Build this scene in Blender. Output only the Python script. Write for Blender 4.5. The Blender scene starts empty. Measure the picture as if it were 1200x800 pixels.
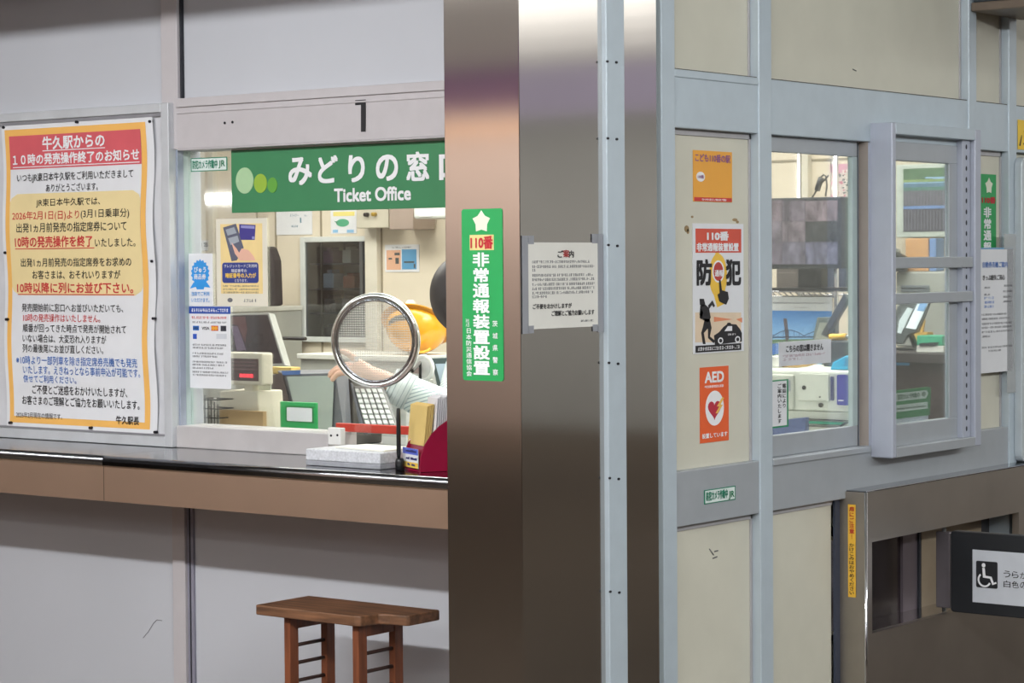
import bpy, bmesh, math, random
import numpy as np
from mathutils import Vector, Matrix
C = bpy.context.scene.collection
SC = bpy.context.scene

# ------------------------------------------------------------------ camera
FPX, YAW, PIT, ROL, EYE = 2747.1, 0.656903, -0.034307, -0.007504, 1.5
CF = np.array([-math.sin(YAW)*math.cos(PIT), math.cos(YAW)*math.cos(PIT), math.sin(PIT)])
_r0 = np.array([math.cos(YAW), math.sin(YAW), 0.0]); _u0 = np.cross(_r0, CF)
CR = math.cos(ROL)*_r0 + math.sin(ROL)*_u0
CU = -math.sin(ROL)*_r0 + math.cos(ROL)*_u0
cd = bpy.data.cameras.new('camera'); cam = bpy.data.objects.new('camera', cd); C.objects.link(cam)
cd.sensor_width = 36; cd.lens = FPX/1200*36; cd.clip_end = 100
cam.matrix_world = Matrix(((CR[0], CU[0], -CF[0], 0), (CR[1], CU[1], -CF[1], 0), (CR[2], CU[2], -CF[2], EYE), (0, 0, 0, 1)))
SC.camera = cam

# ------------------------------------------------------------------ light
SC.view_settings.view_transform = 'Standard'; SC.view_settings.look = 'None'
SC.view_settings.exposure = 0.0; SC.view_settings.gamma = 1.0; SC.view_settings.use_curve_mapping = False
def lin(c):
    return tuple(((x/255)/12.92 if x/255 <= .04045 else ((x/255+.055)/1.055)**2.4) for x in c)
W = bpy.data.worlds.new('world'); SC.world = W; W.use_nodes = True
W.node_tree.nodes['Background'].inputs[0].default_value = (.8, .85, 1, 1)
W.node_tree.nodes['Background'].inputs[1].default_value = 0.12
def area(name, loc, sx, sy, power, col=(1, 1, 1), rot=(0, 0, 0), spread=180):
    l = bpy.data.lights.new(name, 'AREA'); l.shape = 'RECTANGLE'; l.size = sx; l.size_y = sy
    l.energy = power; l.color = col; l.spread = math.radians(spread)
    o = bpy.data.objects.new(name, l); o.location = loc; o.rotation_euler = rot; C.objects.link(o); return o
# concourse ceiling lamps: rows of fluorescent strips, with unseen fill lights added
area('lamp_strip_near_counter', (-1.6, 1.0, 2.83), 7.5, .09, 188, (.97, .985, 1), (math.radians(58), 0, 0))
area('lamp_strip_middle', (0.5, -2.2, 2.85), 10, 1.4, 90, (.97, .98, 1))
area('lamp_strip_right', (1.6, 4.6, 2.85), .3, 7, 146, (.95, .99, 1), (0, math.radians(55), 0))
for y_, p_ in ((9.6, 24), (10.1, 20), (10.6, 15), (11.2, 10)):
    area('lamp_strip_side_hall', (2.0, y_, 2.85), 9, .32, p_, (1, .98, .93))
area('fill_side_hall_bulkhead', (4.0, 11.9, 2.85), 14, .25, 9, (1, .98, .95))  # unseen strip, placed to light the violet grey bulkhead
area('lamp_strip_front_hall', (-8.0, -.9, 2.85), 12, .4, 90, (1, .95, .89))
area('fill_wash_front_wall', (-9.0, -7.9, 2.85), 13, .3, 270, (1, .92, .85), (math.radians(-20), 0, 0))  # added to brighten the tan wall that the steel reflects
area('fill_wash_side_wall', (6.0, 15.2, 2.85), 16, .2, 250, (1, 1, .98), (math.radians(20), 0, 0))  # added wash, makes the side hall wall brighter in the pillar reflection
area('fill_overhead', (1.5, -0.5, 2.87), 12, 7, 75, (.96, .98, 1))  # broad soft fill added overhead, not a fixture
area('fill_upward', (-2.0, -3.0, 2.5), 22, 9, 220, (1, .95, .92), (math.pi, 0, 0))  # added fill, lifts the ceiling as reflected in the steel
area('fill_side_upward', (4.0, 11.0, 2.5), 14, 6, 230, (1, .98, .94), (math.pi, 0, 0))  # added upward fill for the side hall ceiling and its bulkhead
_d = CF + (250-600)/FPX*CR - (233-400)/FPX*CU
_t = 13.72/_d[1]
area('lit_tube_across_the_hall', (_d[0]*_t-.12, 8.72-13.72, 1.5+_d[2]*_t), 1.0, .06, 5.5, (1, 1, 1), (math.pi/2, 0, 0))
# office ceiling lamps
area('office_lamp', (-4.7, 5.9, 2.72), 2.6, .9, 70, (1, .97, .92))
area('office_lamp_left', (-6.6, 5.8, 2.72), 1.2, .9, 42, (1, .97, .92))
area('office_lamp_window', (-3.45, 5.5, 2.72), .7, 1.4, 66, (1, .98, .95))

# ------------------------------------------------------------------ projection helpers (photo pixels, 1200x800, onto real planes)
def ray(px, py):
    return CF + (px-600)/FPX*CR - (py-400)/FPX*CU
def onZ(px, py, z):
    q = ray(px, py); t = (z-EYE)/q[2]; return (q[0]*t, q[1]*t)
class PA:                    # vertical plane facing the front hall (-y)
    def __init__(s, Y): s.Y = Y
    def L(s, px, py):
        q = ray(px, py); t = s.Y/q[1]; return (q[0]*t, q[2]*t+EYE)
    def W(s, u, v, n): return (u, s.Y-n, v)
class PB:                    # vertical plane facing the side hall (+x)
    def __init__(s, X): s.X = X
    def L(s, px, py):
        q = ray(px, py); t = s.X/q[0]; return (q[1]*t, q[2]*t+EYE)
    def W(s, u, v, n): return (s.X+n, u, v)
class PG:                    # any plane: origin o, right u, up v
    def __init__(s, o, u, v):
        s.o = np.array(o, float); s.u = np.array(u, float); s.u /= np.linalg.norm(s.u)
        v = np.array(v, float); v -= v.dot(s.u)*s.u; s.v = v/np.linalg.norm(v); s.n = np.cross(s.u, s.v)
    def L(s, px, py):
        q = ray(px, py); c = np.array([0, 0, EYE]); t = (s.o-c).dot(s.n)/q.dot(s.n); w = c+q*t-s.o
        return (w.dot(s.u), w.dot(s.v))
    def W(s, u, v, n):
        w = s.o+u*s.u+v*s.v+n*s.n; return tuple(w)
def rectpx(P, xl, xr, yt, yb):
    ym = (yt+yb)/2; xm = (xl+xr)/2
    return (P.L(xl, ym)[0], P.L(xr, ym)[0], P.L(xm, yb)[1], P.L(xm, yt)[1])

# ------------------------------------------------------------------ materials
MATS = {}
def mat(name, rgb, rough=.5, metal=0.0, var=.04, scale=14, bump=0.0, emit=0, aniso=0, stretch=None, coat=0, alpha=1, spec=.5):
    if name in MATS: return MATS[name]
    m = bpy.data.materials.new(name); m.use_nodes = True; MATS[name] = m
    nt = m.node_tree; b = nt.nodes['Principled BSDF']; N = nt.nodes.new; K = nt.links.new
    c = lin(rgb)
    tc = N('ShaderNodeTexCoord'); mp = N('ShaderNodeMapping'); K(tc.outputs['Object'], mp.inputs[0])
    if stretch: mp.inputs['Scale'].default_value = stretch
    nz = N('ShaderNodeTexNoise'); nz.inputs['Scale'].default_value = scale; nz.inputs['Detail'].default_value = 5
    K(mp.outputs[0], nz.inputs['Vector'])
    rp = N('ShaderNodeValToRGB'); e = rp.color_ramp.elements
    e[0].position = .3; e[1].position = .7
    e[0].color = tuple(x*(1-var*2) for x in c)+(1,); e[1].color = tuple(min(1, x*(1+var)) for x in c)+(1,)
    K(nz.outputs['Fac'], rp.inputs[0]); K(rp.outputs[0], b.inputs['Base Color'])
    b.inputs['Roughness'].default_value = rough; b.inputs['Metallic'].default_value = metal
    b.inputs['Specular IOR Level'].default_value = spec
    if coat: b.inputs['Coat Weight'].default_value = coat; b.inputs['Coat Roughness'].default_value = .08
    if alpha < 1: b.inputs['Alpha'].default_value = alpha
    if bump:
        bp = N('ShaderNodeBump'); bp.inputs['Strength'].default_value = bump; bp.inputs['Distance'].default_value = .01
        K(nz.outputs['Fac'], bp.inputs['Height']); K(bp.outputs[0], b.inputs['Normal'])
    if emit:
        b.inputs['Emission Color'].default_value = c+(1,); b.inputs['Emission Strength'].default_value = emit
    if aniso:
        b.inputs['Anisotropic'].default_value = aniso
        tg = N('ShaderNodeTangent'); tg.direction_type = 'RADIAL'; tg.axis = 'Z'
        K(tg.outputs[0], b.inputs['Tangent'])
    return m
def glass(name, rgb, refl=.5, thru=.96):
    m = bpy.data.materials.new(name); m.use_nodes = True; MATS[name] = m
    nt = m.node_tree; nt.nodes.clear(); N = nt.nodes.new; K = nt.links.new
    o = N('ShaderNodeOutputMaterial'); mx = N('ShaderNodeMixShader'); t = N('ShaderNodeBsdfTransparent'); g = N('ShaderNodeBsdfGlossy')
    t.inputs[0].default_value = lin(rgb)+(1,); g.inputs['Roughness'].default_value = .03
    f = N('ShaderNodeFresnel'); f.inputs[0].default_value = 1.45
    mu = N('ShaderNodeMath'); mu.operation = 'MULTIPLY'; mu.inputs[1].default_value = refl
    K(f.outputs[0], mu.inputs[0]); K(mu.outputs[0], mx.inputs[0]); K(t.outputs[0], mx.inputs[1]); K(g.outputs[0], mx.inputs[2]); K(mx.outputs[0], o.inputs[0])
    return m
white_wall = mat('white_wall_panel', (192, 194, 200), .45, var=.015, scale=3)
pink_trim = mat('greyish_pink_trim', (192, 187, 189), .42, var=.02, scale=20)
alu = mat('painted_aluminium', (188, 200, 208), .42, .15, var=.02, scale=18)
alu_dim = mat('grey_aluminium', (172, 177, 182), .4, .25, var=.02, scale=18)
alu_violet = mat('anodised_aluminium', (180, 185, 198), .4, .2, var=.02, scale=18)
cream = mat('cream_panel', (208, 205, 189), .5, var=.02, scale=9, bump=.02)
steel = mat('brushed_steel', (202, 198, 194), .1, 1, var=.012, scale=6, aniso=.85)
steel_tan_refl = mat('brushed_steel_tan_refl', (214, 188, 166), .45, 1, var=.02, scale=4, aniso=.5)  # tan in the base colour stands in for the warm hall it reflects
steel_top = mat('polished_steel', (150, 152, 156), .14, 1, var=.04, scale=8)
chrome = mat('chrome', (225, 225, 228), .08, 1, var=.02)
steel_dk0 = mat('brushed_steel_sill', (150, 150, 150), .3, 1)
black = mat('black_plastic', (22, 22, 24), .4, var=.05)
dark = mat('dark_gap', (40, 42, 50), .6, var=.1)
white = mat('white_plastic', (226, 226, 222), .4, var=.02)
ivory = mat('ivory_plastic', (222, 216, 196), .45, var=.02)
paper = mat('white_paper', (226, 227, 230), .7, var=.015)
paper_cream = mat('cream_paper', (228, 222, 205), .7, var=.02)
ink = mat('black_ink', (28, 26, 30), .6, var=.02)
grey_ink = mat('grey_ink', (112, 112, 116), .6, var=.05)
red_ink = mat('red_ink', (205, 60, 60), .6, var=.02)
blue_ink = mat('blue_ink', (45, 105, 185), .6, var=.02)
white_ink = mat('white_ink', (238, 238, 240), .6, var=.01)
clear = glass('window_glass', (250, 252, 251))
clear_b = glass('sliding_glass', (244, 248, 247), .6)
screw_m = mat('dark_screw', (52, 52, 58), .35, .8)
screw_l = mat('bright_screw', (190, 195, 196), .3, .9)

# ------------------------------------------------------------------ mesh helpers
class MB:
    def __init__(s): s.bm = bmesh.new(); s.mi = 0
    def _f(s, vs, smooth=False):
        try: f = s.bm.faces.new(vs)
        except ValueError: return None
        f.material_index = s.mi; f.smooth = smooth; return f
    def hexa(s, p):
        v = [s.bm.verts.new(q) for q in p]
        for i in ((0, 3, 2, 1), (4, 5, 6, 7), (0, 1, 5, 4), (1, 2, 6, 5), (2, 3, 7, 6), (3, 0, 4, 7)): s._f([v[j] for j in i])
        return s
    def box(s, x0, x1, y0, y1, z0, z1):
        return s.hexa([(x0, y0, z0), (x1, y0, z0), (x1, y1, z0), (x0, y1, z0), (x0, y0, z1), (x1, y0, z1), (x1, y1, z1), (x0, y1, z1)])
    def pbox(s, P, u0, u1, v0, v1, n0, n1):
        if n0 == n1: return s
        return s.hexa([P.W(u0, v0, n0), P.W(u1, v0, n0), P.W(u1, v1, n0), P.W(u0, v1, n0), P.W(u0, v0, n1), P.W(u1, v0, n1), P.W(u1, v1, n1), P.W(u0, v1, n1)])
    def px(s, P, xl, xr, yt, yb, n0=0, n1=.001):
        u0, u1, v0, v1 = rectpx(P, xl, xr, yt, yb); return s.pbox(P, u0, u1, v0, v1, n0, n1)
    def poly(s, P, pts, n0=0, n1=.001):          # local outline, extruded
        a = 0
        for i in range(len(pts)):
            q, r = pts[i], pts[(i+1) % len(pts)]; a += q[0]*r[1]-r[0]*q[1]
        if a < 0: pts = pts[::-1]
        lo = [s.bm.verts.new(P.W(u, v, n0)) for u, v in pts]; hi = [s.bm.verts.new(P.W(u, v, n1)) for u, v in pts]
        s._f(hi); s._f(lo[::-1]); k = len(pts)
        for i in range(k): s._f([lo[i], lo[(i+1) % k], hi[(i+1) % k], hi[i]])
        return s
    def ppoly(s, P, pts, n0=0, n1=.001): return s.poly(P, [P.L(*q) for q in pts], n0, n1)
    def ell(s, P, cx, cy, rx, ry, n0=0, n1=.001, k=28):
        cu, cv = P.L(cx, cy); ru = (P.L(cx+rx, cy)[0]-P.L(cx-rx, cy)[0])/2; rv = (P.L(cx, cy-ry)[1]-P.L(cx, cy+ry)[1])/2
        return s.poly(P, [(cu+ru*math.cos(2*math.pi*i/k), cv+rv*math.sin(2*math.pi*i/k)) for i in range(k)], n0, n1)
    def rrect(s, P, xl, xr, yt, yb, rad, n0=0, n1=.001):   # rounded rectangle, radius in metres
        u0, u1, v0, v1 = rectpx(P, xl, xr, yt, yb); pts = []
        for (cu, cv, a0) in ((u1-rad, v1-rad, 0), (u0+rad, v1-rad, 90), (u0+rad, v0+rad, 180), (u1-rad, v0+rad, 270)):
            for k in range(6):
                a = math.radians(a0+18*k); pts.append((cu+rad*math.cos(a), cv+rad*math.sin(a)))
        return s.poly(P, pts, n0, n1)
    def tube(s, pts, r, k=10, closed=False):
        pts = [Vector(p) for p in pts]; n = len(pts); rings = []
        rr = r if isinstance(r, (list, tuple)) else [r]*n
        up = None
        for i in range(n):
            a = pts[(i-1) % n] if (closed or i) else pts[i]; b = pts[(i+1) % n] if (closed or i < n-1) else pts[i]
            t = (b-a).normalized()
            if up is None: up = t.orthogonal().normalized()
            up = (up-t*up.dot(t)).normalized(); w = t.cross(up)
            rings.append([s.bm.verts.new(pts[i]+(up*math.cos(2*math.pi*j/k)+w*math.sin(2*math.pi*j/k))*rr[i]) for j in range(k)])
        for i in range(n if closed else n-1):
            A, B = rings[i], rings[(i+1) % n]
            off = 0
            if closed and i == n-1:
                off = min(range(k), key=lambda q: (A[0].co-B[q].co).length)
            for j in range(k): s._f([A[j], A[(j+1) % k], B[(j+1+off) % k], B[(j+off) % k]], True)
        if not closed: s._f(rings[0][::-1]); s._f(rings[-1])
        return s
    def lathe(s, o, prof, k=28, axis=(0, 0, 1), cap=True):
        o = Vector(o); ax = Vector(axis).normalized(); e1 = ax.orthogonal().normalized(); e2 = ax.cross(e1); rings = []
        for r, h in prof:
            rings.append([s.bm.verts.new(o+ax*h+(e1*math.cos(2*math.pi*j/k)+e2*math.sin(2*math.pi*j/k))*max(r, 1e-5)) for j in range(k)])
        for A, B in zip(rings, rings[1:]):
            for j in range(k): s._f([A[j], A[(j+1) % k], B[(j+1) % k], B[j]], True)
        if cap: s._f(rings[0][::-1]); s._f(rings[-1])
        return s
    def text(s, P, body, u0, u1, v0, v1, n=.0015, bold=.0, res=2, shear=0):
        vs, fs, bb = glyphs(body, 0, max(res, 3) if any(c.isascii() for c in body) else res)
        sx = (u1-u0)/max(bb[1]-bb[0]+2*bold, 1e-6); sy = (v1-v0)/max(bb[3]-bb[2]+2*bold, 1e-6)
        for k_, (dx, dy) in enumerate(((0, 0), (0, 2), (2, 0), (2, 2)) if bold else ((0, 0),)):
            nv = [s.bm.verts.new(P.W(u0+(x-bb[0]+dx*bold)*sx, v0+(y-bb[2]+dy*bold)*sy, n+k_*.0001)) for x, y in vs]
            for f in fs: s._f([nv[i] for i in f])
        return s
    def tpx(s, P, body, xl, xr, yc, h, n=.0015, bold=.0, res=2):
        return s.text(P, body, *rectpx(P, xl, xr, yc-h/2, yc+h/2), n=n, bold=bold, res=res)
    def tvert(s, P, body, xl, xr, yt, yb, n=.0015, bold=.0, fill=.86, res=2):      # vertical writing
        u0, u1, v0, v1 = rectpx(P, xl, xr, yt, yb); k = len(body); h = (v1-v0)/k
        for i, ch in enumerate(body):
            if ch == ' ': continue
            vs, fs, bb = glyphs(ch, 0, res); ww = bb[1]-bb[0]; hh = bb[3]-bb[2]
            w = (u1-u0)*min(1, ww/.9); g = h*fill*min(1, hh/.88); cu = (u0+u1)/2; cv = v1-(i+.5)*h
            s.text(P, ch, cu-w/2, cu+w/2, cv-g/2, cv+g/2, n, bold, res)
        return s
    def scrib(s, P, xl, xr, yc, h, n=.0015, seed=0, dens=.7):      # unreadably small writing: rows of tiny strokes
        u0, u1, v0, v1 = rectpx(P, xl, xr, yc-h/2, yc+h/2); rg = random.Random(seed*77+int(xl*3+yc*7)); H = v1-v0; u = u0
        while u < u1-H*.3:
            w = H*rg.uniform(.6, .95)
            for k in range(3):
                if rg.random() < dens: 
                    a = v0+H*(.05+.33*k); s.pbox(P, u+w*rg.uniform(0, .25), u+w*rg.uniform(.7, 1), a, a+H*.16, n-.0006, n)
            if rg.random() < dens:
                c = u+w*rg.uniform(.3, .6); s.pbox(P, c, c+H*.14, v0, v1, n-.0006, n+.0001)
            u += w+H*.14
            if rg.random() < .06: u += H*.6
        return s
_G = {}
def glyphs(body, bold, res):
    k = (body, bold, res)
    if k in _G: return _G[k]
    cu = bpy.data.curves.new('writing', 'FONT'); cu.body = body; cu.resolution_u = res; cu.offset = bold; cu.fill_mode = 'FRONT'
    o = bpy.data.objects.new('writing', cu); C.objects.link(o)
    me = bpy.data.meshes.new_from_object(o.evaluated_get(bpy.context.evaluated_depsgraph_get()))
    vs = [(v.co.x, v.co.y) for v in me.vertices]; fs = [tuple(p.vertices) for p in me.polygons]
    if vs: bb = (min(x for x, y in vs), max(x for x, y in vs), min(y for x, y in vs), max(y for x, y in vs))
    else: bb = (0, 1, 0, 1)
    bpy.data.objects.remove(o); bpy.data.curves.remove(cu); bpy.data.meshes.remove(me)
    _G[k] = (vs, fs, bb); return _G[k]

def rootloc(o):
    while o.parent: o = o.parent
    return o.location
def obj(name, mb, mats, parent=None, bevel=0, smooth=False, seg=2, sub=0):
    me = bpy.data.meshes.new(name); bm = mb.bm
    bmesh.ops.recalc_face_normals(bm, faces=[f for f in bm.faces]) if not getattr(mb, 'keep', False) else None
    o = bpy.data.objects.new(name, me)
    if parent is not None:
        off = rootloc(parent); o.parent = parent
    else:
        xs = [v.co for v in bm.verts]
        off = Vector(((min(c.x for c in xs)+max(c.x for c in xs))/2, (min(c.y for c in xs)+max(c.y for c in xs))/2, min(c.z for c in xs))); o.location = off
    for v in bm.verts: v.co -= Vector(off)
    bm.to_mesh(me); bm.free()
    for m in (mats if isinstance(mats, (list, tuple)) else [mats]): me.materials.append(m)
    if smooth:
        for p in me.polygons: p.use_smooth = True
    if bevel:
        b = o.modifiers.new('bevel', 'BEVEL'); b.width = bevel; b.segments = seg; b.limit_method = 'ANGLE'; b.angle_limit = math.radians(40)
    if sub:
        b = o.modifiers.new('sub', 'SUBSURF'); b.levels = sub; b.render_levels = sub
    C.objects.link(o); return o
def tag(o, label, cat, group=None, kind=None):
    o['label'] = label; o['category'] = cat
    if group: o['group'] = group
    if kind: o['kind'] = kind
    return o
def thing(name, label, cat, loc, group=None, kind=None):
    o = bpy.data.objects.new(name, None); o.location = loc; o.empty_display_size = .05; C.objects.link(o)
    return tag(o, label, cat, group, kind)
def struct(name, mb, m, label, cat, bevel=0):
    return tag(obj(name, mb, m, None, bevel), label, cat, None, 'structure')

# ------------------------------------------------------------------ the planes of the place
YA, XB = 4.32, -2.93          # front faces of the trim on the two office walls
A, B = PA(YA), PB(XB)
AP, BP = PA(4.335), PB(-2.953)       # recessed panels
GA, GB = PA(4.361), PB(-2.962)       # glass
XC, YP = -2.91, 3.803         # faces of the steel pillar
PL, PR = PA(YP), PB(XC)
CTOP, CBOT, CFR = 1.019, .905, 4.021  # left counter
BT, BB = 1.928, 1.797          # beam top and underside
YBACK = 7.3                    # far wall of the office
BK = PA(YBACK)

# ------------------------------------------------------------------ room shell
fl = mat('concourse_floor', (82, 72, 62), .85, var=.06, scale=5, spec=.15)
struct('floor', MB().box(-17, 14, -9, 17, -.1, 0), fl, 'brown polished concourse floor', 'floor')
ceil_m = mat('ceiling_panel', (205, 205, 203), .6, var=.02)
struct('ceiling', MB().box(-17, 14, -9, 17, 2.9, 3.0), ceil_m, 'pale concourse ceiling', 'ceiling')
tanw = mat('tan_far_wall', (204, 186, 176), .6, var=.05, scale=2)
olive = mat('grey_olive_far_wall', (168, 168, 164), .6, var=.08, scale=2)
violet = mat('violet_far_band', (196, 146, 208), .5, var=.05)
violet_grey = mat('violet_grey_band', (186, 178, 206), .5, var=.05)
struct('wall_front', MB().box(-17, 14, -9.1, -9, 0, 3.0), tanw, 'tan wall across the concourse, behind the viewer', 'wall')
struct('wall_far', MB().box(14, 14.1, -9, 17, 0, 3.0), olive, 'grey olive wall at the far side of the concourse', 'wall')
struct('wall_end', MB().box(-17.1, -17, -9, 17, 0, 3.0), white_wall, 'white wall closing the concourse beyond the poster', 'wall')
struct('wall_outer', MB().box(-17, 14, 17, 17.1, 0, 3.0), olive, 'grey olive wall closing the side hall', 'wall')
struct('trim_9', MB().box(-17, 14, -6.2, -6.0, 2.63, 2.9), violet, 'unseen violet bulkhead behind the viewer, added for its reflection in the steel', 'beam')  # unseen, placed to give the pillar a violet band to reflect
struct('trim_24', MB().box(-17, 14, -8.99, -8.95, 2.66, 2.71), mat('warm_light_line', (255, 200, 150), .5, emit=.55), 'thin warm light line along the wall behind the viewer', 'lamp')
struct('trim_10', MB().box(-2.5, 14, 13.6, 13.8, 2.56, 2.9), violet_grey, 'unseen violet grey bulkhead in the side hall, added for its reflection in the steel', 'beam')  # unseen, hung here for the dull violet reflection on the pillar side

xw0 = A.L(208, 300)[0]         # left end of the ticket window
wz0, wz1 = A.L(222, 499)[1], BB
# front office wall (behind poster, above and below the ticket window)
m = MB(); m.box(-16.9, -2.99, 4.335, 4.42, 0, .99); m.box(-16.9, xw0-.012, 4.335, 4.42, .99, 2.9); m.box(xw0, -2.99, 4.335, 4.42, BB, 2.9)
wl = struct('wall_left', m, white_wall, 'smooth white panelled office wall around the ticket window', 'wall')
scr = mat('scratch_mark', (92, 90, 92), .7)
m = MB(); m.tube([AP.W(*AP.L(*q), .0006) for q in ((168, 747), (174, 740), (180, 730), (184, 726), (190, 727))], .0007, 5); obj('scratch', m, scr, wl)
# the side office wall: cream panels with openings for two windows
yb0 = B.L(903.5, 400)[0]; yb1 = B.L(1014, 400)[0]; yc0 = B.L(1046, 300)[0]; yc1 = B.L(1143, 300)[0]
m = MB()
yk_ = B.L(983, 577)[0]
for (a, b, z0, z1) in ((4.31, yk_, 0, 1.018), (yk_, 7.4, .93, 1.018), (4.31, 7.4, BB, 2.9), (4.31, yb0, 1.018, BB), (yc1, 7.4, 1.018, BB)):
    m.box(-3.02, -2.953, a, b, z0, z1)
m.box(-3.04, -3.0, yk_, 7.4, 0, .93)
wr = struct('wall_right', m, cream, 'cream panelled side wall of the office', 'wall')
m = MB()
for q in ((831, 643, 836, 650), (837, 646, 841, 645), (835, 654, 840, 652), (999, 81, 1003, 83)):
    m.tube([BP.W(*BP.L(q[0], q[1]), .0006), BP.W(*BP.L(q[2], q[3]), .0006)], .0014, 6)
obj('scuff_mark', m, scr, wr)
m = MB()
for q in ((804.5, 268, 2.6, 4), (806, 271, 1.5, 3), (861, 257.5, 3, 1.8), (864, 260, 1.6, 1.6), (811, 254, 1.4, 1.4), (813.5, 413.5, 2, 1.6)): m.ell(BP, *q, 0, .0009, 12)
obj('glue_stain', m, mat('glue_brown', (164, 138, 98), .7, var=.2), wr)
m = MB(); m.box(-2.953, XB-.002, B.L(791, 85)[0], 7.4, BT, BT+.0022); obj('grime_line', m, mat('grime', (92, 88, 80), .8, var=.3, scale=30), wr)
offw = mat('office_wall_cream', (222, 211, 190), .6, var=.02)
NP = PA(7.28); nu0, nu1, nv0, nv1 = rectpx(NP, 353, 433, 277, 401)
m = MB(); m.box(-10.9, nu0, YBACK, YBACK+.3, 0, 2.9); m.box(nu1, -2.9, YBACK, YBACK+.3, 0, 2.9); m.box(nu0, nu1, YBACK, YBACK+.3, 0, nv0); m.box(nu0, nu1, YBACK, YBACK+.3, nv1, 2.9); m.box(nu0, nu1, YBACK+.26, YBACK+.3, nv0, nv1)
wb = struct('wall_back', m, offw, 'cream back wall inside the ticket office', 'wall')
m = MB(); seam = mat('seam', (150, 140, 118), .6)
for xp in (224, 302, 324, 377, 447.5):
    u = BK.L(xp, 300)[0]; m.box(u-.004, u+.004, YBACK-.004, YBACK, 0, 2.85)
for xp in (941, 975):
    u = BK.L(xp, 300)[0]; m.box(u-.003, u+.003, YBACK-.004, YBACK, 0, 2.85)
v = BK.L(940, 188)[1]; m.box(-4.6, -3.6, YBACK-.004, YBACK, v-.004, v+.004)
obj('seam', m, seam, wb)
m = MB()
for (a, b) in ((433, 447), (942, 952), (250, 256)):
    u0, u1 = BK.L(a, 300)[0], BK.L(b, 300)[0]; m.box(u0, u1, YBACK-.03, YBACK, 0, 2.85)
struct('trim_11', m, mat('office_post', (216, 210, 194), .5), 'pale upright strips on the office back wall', 'trim', .002)
struct('trim_12', MB().box(-10.9, -3.02, 4.42, 7.3, 2.78, 2.9), mat('office_ceiling', (214, 212, 204), .7), 'white ceiling inside the ticket office', 'ceiling')
struct('trim_13', MB().box(-9.0, -8.9, 4.42, 7.3, 0, 2.78), offw, 'cream end wall inside the ticket office', 'wall')
# unseen bulkhead, added to shade the top of the front office wall
struct('trim_14', MB().box(-10.9, -3.3, 3.4, 3.55, 2.33, 2.9), white_wall, 'unseen white bulkhead added to shade the top of the front wall', 'trim')

# ---- trim on the front wall
m = MB(); a, b = A.L(190, 60)[0], A.L(209, 60)[0]
m.box(a, b, 4.315, 4.34, BB, 2.9)
struct('trim_1', m, pink_trim, 'narrow upright trim above the poster board', 'trim', .002)
m = MB(); m.box(b, b+.006, 4.325, 4.34, BT, 2.9); struct('trim_15', m, dark, 'dark joint beside the narrow upright trim', 'trim')
xl, xr = A.L(203, 700)[0], A.L(224.5, 700)[0]
m = MB(); m.box(xl, xl+(xr-xl)*.68, 4.318, 4.34, 0, CBOT); t2 = struct('trim_2', m, pink_trim, 'narrow upright trim below the counter', 'trim', .002)
m = MB(); m.box(xl+(xr-xl)*.68, xr, 4.328, 4.345, 0, CBOT); obj('joint_strip', m, mat('grey_violet_joint', (140, 138, 152), .5), t2)
m = MB(); m.box(xl+(xr-xl)*.8, xl+(xr-xl)*.86, 4.3265, 4.33, 0, CBOT); obj('joint_strip', m, dark, t2)
# beam over the ticket window with the number 1
m = MB(); m.box(b, -2.99, 4.312, 4.42, BB, 1.905); m.box(b, -2.99, 4.306, 4.34, 1.905, BT)
m.box(b, -2.99, 4.309, 4.32, 1.888, 1.893); m.box(b, -2.99, 4.312, 4.42, BB-.004, BB)
bm1 = struct('trim_3', m, pink_trim, 'greyish pink beam over the ticket window', 'beam', .0015)
P = PA(4.311); m = MB()
m.ppoly(P, [(423.3, 154.5), (428.6, 154.2), (428.6, 116.6), (416.5, 117.4), (416.5, 123.2), (423.3, 122.7)], 0, .0012)
obj('number', m, ink, bm1)
m = MB()
for q in ((263.5, 144), (272.5, 143)): m.ell(P, q[0], q[1], 1.1, 1.6, 0, .0015, 10)
obj('screw_hole', m, screw_m, bm1)

# ------------------------------------------------------------------ ticket window
w1 = thing('window_1', 'wide ticket window with pale sill under the green sign', 'window', (xw0, 4.35, CTOP), None, 'structure')
jam = mat('window_jamb', (176, 192, 192), .35, .1)
u1 = xw0+.0025
m = MB(); m.box(xw0-.012, u1, 4.322, 4.3435, CTOP, BB); obj('window_frame', m, mat('jamb_grey', (160, 168, 184), .4, .2), w1, .001)
m = MB(); m.box(xw0-.012, u1, 4.3435, 4.37, CTOP, BB); obj('window_frame', m, jam, w1)
xs1 = A.L(387, 510)[0]
m = MB(); m.box(u1-.01, xs1, 4.312, 4.42, CTOP, wz0); obj('window_sill', m, mat('sill_grey', (190, 186, 186), .4, .1), w1, .003)
m = MB(); m.box(xw0, -3.0, 4.336, 4.42, .991, CTOP-.0005); obj('sill_base', m, steel_dk0, w1)
m = MB(); m.box(u1, -3.0, 4.3595, 4.3625, wz0-.004, BB); obj('glass', m, clear, w1)
m = MB()
P = PA(4.31); m.px(P, 386, 401, 501, 521, -.012, .006)
br = obj('sill_bracket', m, white, w1, .002)
m = MB(); m.ell(P, 390, 510, 1.0, 1.4, .006, .0075, 10); m.ell(P, 397.5, 509.5, 1.0, 1.4, .006, .0075, 10); obj('screw', m, screw_m, br)
m = MB(); P = PA(4.40); m.px(P, 397, 520, 498, 508, 0, .012); obj('tray_edge', m, mat('red_strip', (205, 62, 48), .4), w1, .002)

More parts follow.
